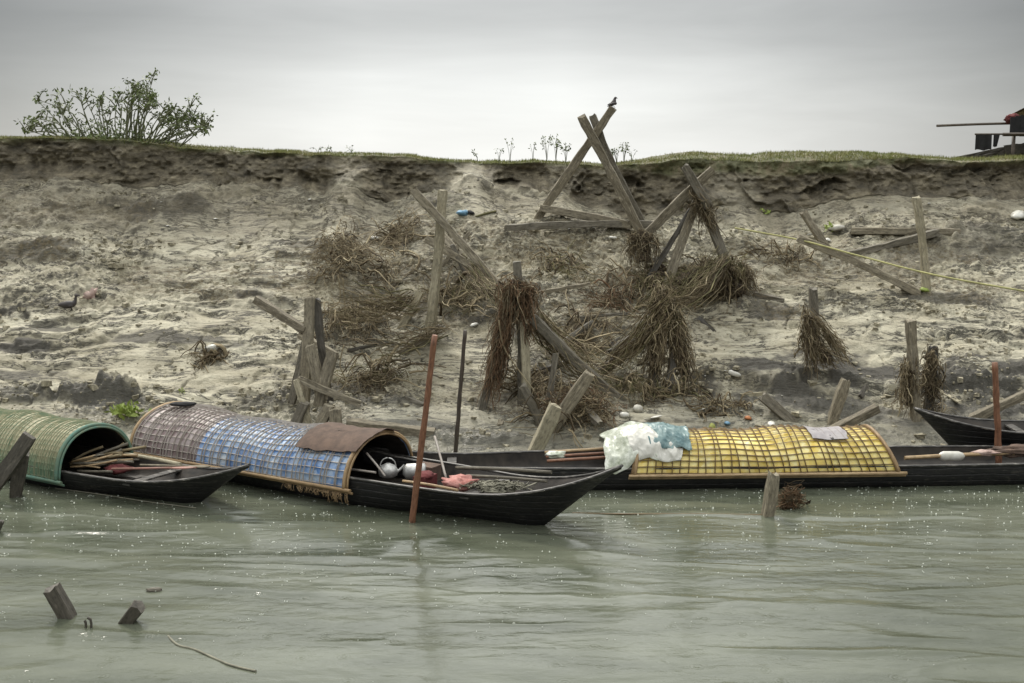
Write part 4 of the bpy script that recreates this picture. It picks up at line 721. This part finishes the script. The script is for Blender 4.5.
# net heap and blue green tarp over the left end of the yellow canopy
def heap(nm, c, s, mt, lab, cat, seed, amp=.3, strands=0, flat_=-.0, n=(22, 34)):
    mb = MB(); blob(mb, (0, 0, 0), s, amp, 2.6, 0, n, seed)
    if strands:
        k = strands; a = R.rand(k) * 2 * math.pi; u = R.rand(k) * 1.3; q = np.stack([np.cos(a) * np.sin(u), np.sin(a) * np.sin(u), np.cos(u)], 1) * np.asarray(s) * 1.0
        t = np.linspace(0, 1, 7)[None, :, None]; d = np.stack([np.cos(a + .6), np.sin(a + .6), 0 * a - .8], 1)[:, None] * R.uniform(.1, .3, (k, 1, 1)); pp = q[:, None] * 1.02 + d * t + np.cumsum(R.normal(0, .01, (k, 7, 3)), 1); tubes(mb, pp, .006, 3, 0)
    o = mb.build(nm, mt, None, (lab, cat)); o.location = tuple(c); return o
def crumple(nm, mt, lab, cat, xr_, pr_, off, bulge, cre, sd, tail=0.):
    nx, K = 60, 60; U, V = np.meshgrid(np.linspace(0, 1, nx), np.linspace(0, 1, K), indexing='ij')
    e = .10 * fbm(V * 3 + sd, U * 3, sd, 3); e2 = .12 * fbm(U * 3 + sd, V * 3, sd + 4, 3); X_ = xr_[0] + (xr_[1] - xr_[0]) * (U + e * (2 * U - 1)); P_ = pr_[0] + (pr_[1] - pr_[0]) * (V + e2 * (2 * V - 1))
    o_ = off + bulge * np.sin(U * math.pi) ** .7 * np.sin(V * math.pi) ** .7 + cre * rdg(X_ * 3.2 + P_ * .8, P_ * 1.3 - X_, sd, 3) + cre * .5 * rdg(X_ * 8, P_ * 4 + X_ * 3, sd + 8, 2)
    a1 = pt3(X_, P_, o_); a1[..., 2] -= tail * np.clip((-8.66 - X_), 0, 1) * 1.; a2 = a1 - [0, 0, .01]; W1 = np.apply_along_axis(lambda q: L3(*q), 2, a1); W2 = np.apply_along_axis(lambda q: L3(*q), 2, a2); mb = MB(); mb.add(W1.reshape(-1, 3), grid_faces(nx, K)[:, ::-1], 0, None, False); mb.add(W2.reshape(-1, 3), grid_faces(nx, K), 0, None, False)
    for e in (0, -1): mb.add(np.stack([W1[e], W2[e]], 1).reshape(-1, 3), grid_faces(K, 2)); mb.add(np.stack([W1[:, e], W2[:, e]], 1).reshape(-1, 3), grid_faces(nx, 2))
    return recenter(mb.build(nm, M[mt], None, (lab, cat)), W1[nx // 2, K // 2])
for nm_ in ('white', 'net', 'teal'): M[nm_].node_tree.nodes['Principled BSDF'].inputs['Roughness'].default_value = .35
m, nt, b = newmat('clear_plastic_sheet'); n1 = noise(nt, objc(nt), 5, 5, .7); nt.links.new(ramp(nt, n1, [(.35, (.42, .46, .34)), (.65, (.72, .74, .67))]), b.inputs['Base Color']); b.inputs['Roughness'].default_value = .3; nt.links.new(ramp(nt, n1, [(.3, .45), (.6, .95)]), b.inputs['Alpha']); M['clear'] = m
crumple('plastic_sheet', 'clear', 'crumpled clear plastic sheet over the left mouth of the yellow canopy', 'plastic sheet', (-9.18, -8.3), (.35, 2.5), .03, .05, .028, 3, .3)
crumple('white_sheet', 'white', 'white sheet folded over the near left corner of the yellow canopy', 'sheet', (-8.8, -7.98), (.42, 1.5), .03, .05, .03, 9)
crumple('folded_tarp', 'teal', 'blue green tarp crumpled on top of the yellow canopy, left end', 'tarp', (-8.5, -7.8), (.7, 1.9), .06, .045, .035, 13)
# boat 2 cargo
def stick(p, q, r, mt, nm, lab, cat='stick', k=8, group=None):
    mb = MB(); tubes(mb, spl([p, (np.asarray(p) + q) / 2 + [0, 0, .01], q], k), r, 6, 0, True, True); return recenter(mb.build(nm, M[mt], None, (lab, cat, group)), p)
mb = MB(); tt = np.linspace(0, math.pi, 10); tubes(mb, [(0, 0, 0), (0, 0, .02), (0, 0, .10), (0, 0, .15), (0, 0, .18), (0, 0, .19)], [.10, .13, .14, .11, .05, .03], 16, 0, True, True); tubes(mb, np.stack([.11 * np.cos(tt), 0 * tt, .15 + .12 * np.sin(tt)], 1), .009, 5); tubes(mb, [(.12, 0, .06), (.19, 0, .12), (.23, 0, .17)], [.025, .018, .012], 6)
mb.build('kettle', M['metal'], None, ('dented metal kettle just inside the mouth of the blue canopy', 'kettle')).location = tuple(L2(-2.45, -.15, .36))
mb = MB(); tubes(mb, [(0, 0, 0), (.05, 0, 0), (.3, 0, 0), (.34, 0, 0)], [.05, .11, .12, .06], 12, 0, True, True); mb.build('metal_pot', M['metal'], None, ('metal pot lying beside the kettle on the blue boat', 'pot')).location = tuple(L2(-2.3, .0, .42))
mb = MB(); boxm(mb, (0, 0, .1), (.3, .24, .2), A31); boxm(mb, (0, 0, .205), (.31, .25, .02), A31); mb.build('brown_box', M['brown_cloth'], None, ('brown wooden box standing behind the metal pot on the blue boat', 'box')).location = tuple(L2(-2.05, .25, .28))
mb = MB(); boxm(mb, (0, 0, .09), (.2, .3, .2), A31); blob(mb, (0, 0, .19), (.12, .16, .05)); mb.build('dark_red_bundle', M['dkred'], None, ('dark red bundle between the pots and the mooring pole', 'bundle')).location = tuple(L2(-1.85, -.1, .26))
mb = MB(); blob(mb, (0, 0, 0), (.26, .17, .10), .55, 3.5, 0, seed=7); mb.build('red_cloth', M['red'], None, ('faded red cloth crumpled in the open front of the blue boat', 'cloth')).location = tuple(L2(-1.25, -.12, .42))
mb = MB()
for k in range(5): t = np.linspace(0, 2 * math.pi, 26); tubes(mb, np.stack([(.26 - .02 * k) * np.cos(t) + R.normal(0, .01, 26), (.17 - .015 * k) * np.sin(t), .02 * k + R.normal(0, .01, 26)], 1), .016, 5)
tubes(mb, s_pile((0, 21, 0), .3, .2, .05, 60, .3) * [1, 0, 0] + R.normal(0, .05, (60, 7, 3)) * [2, 1.6, .5] + [0, 0, .05], .008, 3); mb.build('rope_coil', M['rope_grey'], None, ('grey coil of rope and net in front of the red cloth', 'rope')).location = tuple(L2(-.75, 0, .38))
stick(L2(-3.3, -.45, .44), L2(-2.4, -.5, .50), .016, 'strip_pale', 'boat_stick', 'short pale stick lying on the near side at the blue canopy mouth')
stick(L2(-2.75, -.25, .68), L2(-2.35, -.35, .42), .016, 'strip_pale', 'boat_stick', 'short pale stick leaning against the kettle')
stick(L2(-2.1, .5, .85), L2(-1.6, .05, .4), .018, 'strip_pale', 'boat_stick', 'pale stick slanting down behind the mooring pole')
stick(L2(-1.6, .3, .5), L2(-.1, .35, .62), .026, 'timber_mid', 'boat_pole', 'grey pole slanting over the far gunwale of the blue boat', 'pole')
stick(L2(-1.3, .1, .47), L2(.0, .05, .58), .022, 'timber_mid', 'boat_pole', 'grey pole lying along the bow of the blue boat', 'pole')
stick(L2(-1.9, -.55, .46), L2(-1.0, -.56, .46), .02, 'bamboo', 'boat_stick', 'straw coloured lath along the near gunwale of the blue boat')
# boat 1 cargo
mb = MB()
for k in range(26): a = L1(-2.45 + R.uniform(-.1, .25), R.uniform(-.3, .25), .22 + R.rand() * .16); q = a + np.array([R.uniform(.35, .75), R.uniform(-.35, .3), R.uniform(-.02, .22)]); tubes(mb, spl([a, (a + q) / 2 + R.normal(0, .02, 3), q], 6) , R.uniform(.008, .026), 5, k % 3, True, True)
recenter(mb.build('firewood_bundle', [M['timber_mid'], M['bamboo'], M['straw']], None, ('bundle of firewood in the mouth of the green canopy', 'firewood')), L1(-2.2, 0, .25))
mb = MB(); blob(mb, (0, 0, 0), (.2, .14, .07), .4, 3, 0, seed=5); mb.build('red_cloth', M['dkred'], None, ('dark red cloth lying beside the firewood in the left boat', 'cloth')).location = tuple(L1(-1.75, .1, .24))
def paddle(p, q, mt, lab):
    p = np.asarray(p); q = np.asarray(q); root = empty('paddle', p, lab, 'paddle', None); d = nz(q - p); L = np.linalg.norm(q - p); mb = MB(); tubes(mb, [d * 0, d * L * .5, d * L * .72], .017, 6, 0, True, True); mb.build('shaft', M[mt], root)
    mb = MB(); s = nz(np.cross(d, [0, 0, 1])); k = np.linspace(.7, 1, 8); w = .08 * np.sin(np.linspace(.3, 2.9, 8)) + .01; up = np.cross(s, d)
    v = np.stack([np.stack([d * L * t + s * ww, d * L * t + up * .014, d * L * t - s * ww, d * L * t - up * .014]) for t, ww in zip(k, w)]); mb.add(v.reshape(-1, 3), grid_faces(8, 4, True), 0, None, True); mb.f.append((np.array([[3, 2, 1, 0]]), 0, False)); mb.f.append((np.array([[28, 29, 30, 31]]), 0, False)); mb.build('blade', M[mt], root)
paddle(L1(-1.55, -.2, .33), L1(-.15, .1, .47), 'pink', 'pinkish wooden paddle lying over the near gunwale of the left boat')
paddle(L1(-1.35, .15, .34), L1(-.05, .25, .46), 'timber', 'pale wooden paddle lying beside the pinkish one in the left boat')
stick(L1(-2.1, .5, .34), L1(-.8, .42, .36), .03, 'timber_pale', 'boat_pole', 'pale board lying along the far gunwale of the left boat', 'pole')
# boat 3 cargo
for k, (dy, mt, lab) in enumerate([(-.32, 'bamboo_red', 'red brown bamboo pole, nearest of three beside the net heap'), (-.1, 'bamboo_red', 'red brown bamboo pole, middle of three beside the net heap'), (.14, 'bamboo', 'straw bamboo pole, farthest of three beside the net heap')]):
    stick(L3(-9.9, dy, .40 + .01 * k), L3(-7.9, dy + .05, .47 + .01 * k), .024, mt, 'bamboo_pole', lab, 'pole')
mb = MB(); blob(mb, (0, 0, 0), (.16, .1, .06), .5, 3, 0, seed=8); mb.build('white_bundle', M['net'], None, ('small white bundle at the left ends of the three bamboo poles', 'bundle')).location = tuple(L3(-9.75, -.05, .43))
mb = MB(); tubes(mb, [(0, 0, 0), (.015, 0, 0), (.04, 0, 0), (.08, 0, 0), (.3, 0, 0), (.37, 0, 0), (.4, 0, 0)], [.03, .03, .055, .075, .075, .05, .01], 12, 0, True, True); jg = mb.build('bottle', M['white'], None, ('white plastic bottle lying on the gunwale right of the yellow canopy', 'bottle')); jg.location = tuple(L3(-4.08, -.35, .42))
mb = MB(); tubes(mb, [(-.04, 0, 0), (.0, 0, 0)], .034, 10, 0, True, True); mb.build('cap', M['blackc'], jg)
stick(L3(-4.6, -.4, .41), L3(-2.9, -.3, .44), .03, 'bamboo', 'bamboo_pole', 'straw bamboo pole under the white bottle', 'pole')
mb = MB(); blob(mb, (0, 0, 0), (.62, .16, .085), .5, 3.2, 0, (18, 40), seed=11); mb.build('brown_cloth', M['brown_cloth'], None, ('brown cloth heap along the gunwale at the right edge', 'cloth')).location = tuple(L3(-2.75, -.2, .45))
mb = MB(); blob(mb, (0, 0, 0), (.22, .07, .04), .5, 3.2, 0, (12, 20), seed=12); mb.build('pale_cloth', M['pinkish'], None, ('pale pinkish cloth end between the bottle and the brown cloth heap', 'cloth')).location = tuple(L3(-3.35, -.3, .45))
# ropes
def rope(pts, r, mt, lab, k=40, nm='rope'):
    mb = MB(); pp = spl(pts, k); tubes(mb, pp, r, 5, 0, True, True); return recenter(mb.build(nm, M[mt], None, (lab, 'rope')), pp[0])
rope([P(735, 228, 25.2), P(800, 240, 24.3), P(860, 256, 23.4), P(940, 276, 22.3), P(1060, 297, 21.)], .018, 'rope', 'long yellow green rope slung across the right of the bank')
rope([Z(572, 513, .006), Z(620, 514, .012), Z(690, 514, .006), Z(764, 515, .012)], .012, 'strip_dark', 'dark mooring line lying on the water left of the stake')
rope([Z(168, 636, .01), Z(178, 645, .012), Z(196, 650, .01), Z(228, 664, .01), Z(256, 671, .01)], .012, 'rope_grey', 'thin twisted rope floating in the near water at lower left')
rope([Z(55, 488, .01), Z(105, 495, .012), Z(150, 502, .01), Z(196, 508, .01)], .008, 'rope_grey', 'thin pale line on the water beside the left boat')
# ------------------------------------------------------------------ litter
def scrap(px, py, s, mt, nm, lab, cat, group=None, amp=.5, asp=.35):
    g = G(px, py); mb = MB(); blob(mb, (0, 0, 0), (s, s * .6, s * asp), amp, 3, 0, (8, 12), R.randint(50)); o = mb.build(nm, M[mt], None, (lab, cat, group)); o.location = tuple(g + [0, -.02, s * .15]); o.rotation_euler = (R.uniform(-.2, .3), R.uniform(-.3, .3), R.uniform(0, 3)); return o
scrap(213, 351, .22, 'white', 'plastic_bag', 'white plastic bag lying on the open mud at left', 'plastic bag')
g = G(127, 420); mb = MB(); k = 150; cc = R.normal(0, .09, (k, 3)) * [1.3, 1, .8]; cc[:, 2] = np.abs(cc[:, 2]) + .02; leafquads(mb, cc, R.normal(size=(k, 3)) + [0, 0, .5], R.uniform(.07, .16, k), R.uniform(.02, .045, k)); o = mb.build('low_plant', M['lime'], None, ('low yellow green plant between the green and the blue canopy', 'plant')); o.location = tuple(g + [0, 0, .08])
scrap(705, 377 + 0, .02, 'white', 'plastic_scrap', 'tiny white scrap right of the trestle feet', 'litter')
scrap(463, 215, .18, 'blueplastic', 'blue_plastic', 'pale blue plastic wad below the cliff notch', 'plastic')
scrap(471, 213, .1, 'blackc', 'dark_bag', 'black plastic wad beside the pale blue one', 'plastic')
stick(G(476, 217), G(496, 213) + [0, 0, .03], .025, 'mossy', 'green_branch', 'short green branch pointing right from the blue plastic', 'branch')
scrap(733, 378, .13, 'white', 'plastic_scrap', 'white crumpled scrap on dark clay right of the trestle', 'litter')
scrap(1018, 218, .24, 'white', 'plastic_bag', 'white bag lying below the cliff at the right edge', 'plastic bag')
scrap(827, 241, .12, 'white', 'plastic_scrap', 'bright white scrap at the leaning timber on the right', 'litter')
scrap(836, 230, .2, 'pale_stone', 'plastic_scrap', 'pale foam piece left of the lying timber at right', 'litter')
scrap(712, 429, .09, 'lump', 'green_husk', 'round green husk on the mud behind the yellow canopy', 'husk', None, .2, .9)
scrap(638, 411, .13, 'pale_stone', 'foam_block', 'pale rounded foam block on the mud above the net heap', 'foam block', None, .2, .6)
scrap(624, 417, .09, 'white', 'foam_block', 'smaller whiter foam lump left of the pale rounded block', 'foam block', None, .2, .6)
scrap(656, 420, .11, 'white', 'plastic_scrap', 'white sliver right of the foam blocks', 'litter', None, .3, .15)
scrap(771, 426, .1, 'white', 'plastic_scrap', 'white scrap beside the half sunk plank', 'litter')
scrap(748, 419, .1, 'orange', 'plastic_scrap', 'orange scrap behind the yellow canopy', 'litter')
scrap(727, 424, .08, 'blueplastic', 'plastic_scrap', 'bluish scrap right of the green husk', 'litter')
scrap(655, 322, .1, 'pale_stone', 'plastic_scrap', 'pale block stuck in roots left of the trestle top', 'litter', None, .2, .6)
scrap(676, 328, .1, 'pale_stone', 'plastic_scrap', 'pale block stuck in roots right of the trestle top', 'litter', None, .2, .6)
scrap(613, 239, .09, 'white', 'plastic_scrap', 'white scrap under the tripod cross timber', 'litter')
scrap(474, 327, .1, 'white', 'plastic_scrap', 'white scrap beside the top of the thin dark pole', 'litter')
scrap(441, 328, .08, 'white', 'plastic_scrap', 'white scrap at the top of the red brown pole', 'litter')
scrap(374, 239, .13, 'white', 'plastic_scrap', 'white scrap in the dry grass tuft', 'litter')
scrap(931, 386 + 31, .1, 'white', 'plastic_scrap', 'white sliver right of the black post', 'litter', None, .3, .15)
scrap(91, 298, .13, 'pinkish', 'pink_scrap', 'pinkish crumpled rag behind the dark duck', 'rag', None, 1.6, .8)
scrap(925, 292, .16, 'lime', 'yellow_leaf', 'yellow leaf litter at the foot of the slim pale post', 'litter')
for i in range(34):
    px, py = [(R.uniform(20, 1010), R.uniform(195, 235)), (R.uniform(600, 1000), R.uniform(300, 430)), (R.uniform(640, 800), R.uniform(405, 432))][i % 3]
    scrap(px, py, R.uniform(.02, .05), ['white', 'pale_stone', 'pale_stone'][R.randint(3)], 'plastic_scrap', 'tiny pale plastic scrap scattered on the mud', 'litter', 'tiny scraps scattered over the bank', .9, .2)
# ------------------------------------------------------------------ birds
def bird(nm, lab, loc, body, legs, rz, mt='feather', sc_=1.):
    mb = MB(); p = np.array([q[0] for q in body], float) * sc_; r = np.array([q[1] for q in body]) * sc_; K = 30; pp = spl(p, K); rr = np.interp(np.linspace(0, len(r) - 1, K), range(len(r)), r); tubes(mb, pp, rr, 12, 0, True, True, 1.)
    for s in (-1, 1): tubes(mb, np.array([(legs[0], s * .025, legs[1]), (legs[0] + .015, s * .028, legs[1] * .5), (legs[0], s * .03, 0), (legs[0] + .04, s * .03, .004)]) * sc_, .006 * sc_, 5)
    for s in (-1, 1):     # folded wings
        q = spl(np.array([(legs[0] + .06, s * .045, legs[1] + .045), (legs[0] - .02, s * .055, legs[1] + .04), (legs[0] - .13, s * .02, legs[1] + .01)]) * sc_, 8); tubes(mb, q, np.array([.012, .03, .034, .034, .03, .022, .014, .004]) * sc_, 7)
    o = mb.build(nm, M[mt], None, (lab, 'bird')); o.location = tuple(loc); o.rotation_euler = (0, 0, rz); return o
bird('perching_bird', 'small dark bird perched on the top end of the tallest tripod timber', P(613, 108, yA + .05) + [0, 0, -.0], [((-.14, 0, .03), .006), ((-.08, 0, .05), .018), ((-.03, 0, .08), .045), ((.02, 0, .13), .05), ((.04, 0, .19), .028), ((.06, 0, .215), .03), ((.085, 0, .215), .012), ((.115, 0, .205), .002)], (0, .05), math.radians(25))
g = G(70, 311)
bird('standing_duck', 'dark duck with upright neck standing on the left mud', g, [((-.24, 0, .12), .01), ((-.17, 0, .13), .05), ((-.05, 0, .13), .085), ((.07, 0, .15), .07), ((.12, 0, .22), .03), ((.13, 0, .29), .024), ((.145, 0, .325), .034), ((.185, 0, .32), .016), ((.225, 0, .31), .008)], (.02, .07), math.radians(8), sc_=.95)
# ------------------------------------------------------------------ hut at the right edge
Yh = 30.; hb = P(1035, 155, Yh); hut = empty('bamboo_hut', hb, 'dark bamboo fishing hut on a platform at the right edge of the bank top', 'hut'); o0 = hb
def hp(px, py, dy=0): return P(px, py, Yh + dy) - o0
mb = MB(); 
for dy in np.linspace(-.8, 1.4, 9): tubes(mb, [hp(1003, 134.5, dy), hp(1100, 134, dy)], .05, 6, 0, True, True)
mb.build('platform', M['bamboo_dark'], hut)
for px in (1014, 1052, 1096):
    for dy in (-.7, 1.3): mb = MB(); q = hp(px, 134, dy); tubes(mb, [q, q - [0, 0, 1.1]], .045, 7, 0, True, True); mb.build('post', M['bamboo_dark'], hut)
mb = MB(); X_, U_ = np.meshgrid(np.linspace(0, 1, 12), np.linspace(0, 1, 9), indexing='ij'); c0 = hp(1030, 113, .4); v = np.stack([c0[0] + X_ * 2.6, -.9 + U_ * 2.4, c0[2] + .22 * np.sin(U_ * math.pi) + .04 * fbm(X_ * 4, U_ * 4, 5, 2)], -1)
mb.add(v.reshape(-1, 3), grid_faces(12, 9), 0, None, True); mb.add((v - [0, 0, .06]).reshape(-1, 3), grid_faces(12, 9)[:, ::-1], 0, None, True); mb.build('roof', M['strip_dark'], hut)
mb = MB()
for k in range(20): q = hp(1012 + k * 5, 134, -.6); boxm(mb, q + np.array([0, 0, .2 + .0 * k]), (.12, .02, .42 + .05 * (k % 3)))
mb.build('slat_wall', M['blackc'], hut)
mb = MB(); tubes(mb, [hp(975, 134.2, -.85), hp(1100, 133.6, -.85)], .025, 6, 0, True, True); mb.build('clothes_rail', M['bamboo_dark'], hut)
mb = MB(); 
for (x0, y0, x1, y1, w) in [(953, 160, 1026, 145, .12), (962, 161, 1030, 150, .16), (958, 160.5, 1040, 158, .2), (1005, 150, 1040, 147, .3), (1000, 157, 1040, 153, .3)]: timber(mb, hp(x0, y0, -.6), hp(x1, y1, .2), w, .06)
mb.build('ramp', M['timber_dark'], hut)
stick(P(937, 125.8, Yh - .4), P(1030, 123, Yh + .4), .035, 'bamboo_dark', 'jutting_pole', 'long dark bamboo pole jutting left from the hut', 'pole')
mb = MB(); blob(mb, (0, 0, 0), (.16, .16, .13), .5, 3, 0, seed=3); mb.build('red_bundle', M['dkred'], None, ('dull red round bundle lying on the pole end by the hut roof', 'bundle')).location = tuple(P(1012, 119, Yh))
def hangcloth(px0, px1, py0, py1, lab, taper=1.):
    p = P(px0, py0, Yh - .87); q = P(px1, py0, Yh - .87); dz = P(px0, py1, Yh - .87)[2] - p[2]; X_, U_ = np.meshgrid(np.linspace(0, 1, 16), np.linspace(0, 1, 10), indexing='ij')
    v = np.stack([p[0] + (q[0] - p[0]) * (X_ * (1 - (1 - taper) * U_)), p[1] + .03 * np.sin(X_ * 12) * U_, p[2] + dz * U_ * (1 - .04 * np.sin(X_ * 9))], -1); mb = MB(); mb.add(v.reshape(-1, 3), grid_faces(16, 10), 0, None, True); mb.add((v + [0, .02, 0]).reshape(-1, 3), grid_faces(16, 10)[:, ::-1], 0, None, True); recenter(mb.build('hanging_cloth', M['blackc'], None, (lab, 'cloth')), p)
hangcloth(976, 992, 134.5, 150, 'broad black cloth hanging from the rail left of the hut'); hangcloth(994, 1000, 134.5, 147, 'narrow black cloth hanging from the rail beside the broad one', .55)
# ------------------------------------------------------------------ sky and light
w = bpy.data.worlds.new('World'); sc.world = w; w.use_nodes = True; nt = w.node_tree; bg = nt.nodes['Background']
SE, SA = math.radians(50), math.radians(-25)      # sun behind the cloud, beyond the bank
sky = N(nt, 'ShaderNodeTexSky', sky_type='NISHITA', sun_disc=False); sky.sun_elevation = SE; sky.sun_rotation = SA
tc_ = nt.nodes.new('ShaderNodeTexCoord').outputs['Generated']; sp = N(nt, 'ShaderNodeSeparateXYZ'); nt.links.new(tc_, sp.inputs[0])
el = ramp(nt, sp.outputs[2], [(0., .74), (.035, .73), (.07, .66), (.12, .46), (.19, .52), (.28, 1.), (.45, 1.), (.7, 1.)])
ay = N(nt, 'ShaderNodeMath', operation='ARCTAN2'); nt.links.new(sp.outputs[0], ay.inputs[0]); nt.links.new(sp.outputs[1], ay.inputs[1])
mr = N(nt, 'ShaderNodeMapRange'); nt.links.new(ay.outputs[0], mr.inputs[0]); mr.inputs[1].default_value = -1; mr.inputs[2].default_value = 1
az = ramp(nt, mr.outputs[0], [(0., .4), (.30, .42), (.37, .68), (.44, .95), (.52, 1.), (.6, .8), (.7, .42), (1., .34)])
hi = ramp(nt, sp.outputs[2], [(.5, 0.), (.95, 1.)]); azm = mixc(nt, hi, az, (.9, .9, .9))
cn = noise(nt, mp(nt, tc_, (1.2, 1.2, 9)), 2.2, 5, .55, .3); cl = ramp(nt, cn, [(.3, .88), (.7, 1.1)])
b1_ = mixc(nt, 1., el, azm, 'MULTIPLY'); b1_ = mixc(nt, 1., b1_, mixc(nt, ramp(nt, sp.outputs[2], [(.2, 0.), (.34, 1.)]), (1, 1, 1), (1.75, 1.75, 1.75)), 'MULTIPLY'); b2_ = mixc(nt, 1., b1_, cl, 'MULTIPLY'); b3_ = mixc(nt, 1., b2_, (8.9, 9., 8.8), 'MULTIPLY')
fin = mixc(nt, .05, b3_, sky.outputs[0]); nt.links.new(fin, bg.inputs['Color']); bg.inputs['Strength'].default_value = .1
sl = bpy.data.lights.new('sun', 'SUN'); sl.energy = 1.5; sl.angle = math.radians(11); sl.color = (1, .94, .84); so = bpy.data.objects.new('sun', sl); C.objects.link(so)
dv = Vector((math.sin(SA) * math.cos(SE), math.cos(SA) * math.cos(SE), math.sin(SE))); so.rotation_euler = (-dv).to_track_quat('-Z', 'Y').to_euler(); so.location = dv * 60
sc.view_settings.view_transform = 'Standard'; sc.view_settings.look = 'None'; sc.view_settings.exposure = .66; sc.view_settings.gamma = 1
sc.render.engine = 'CYCLES'
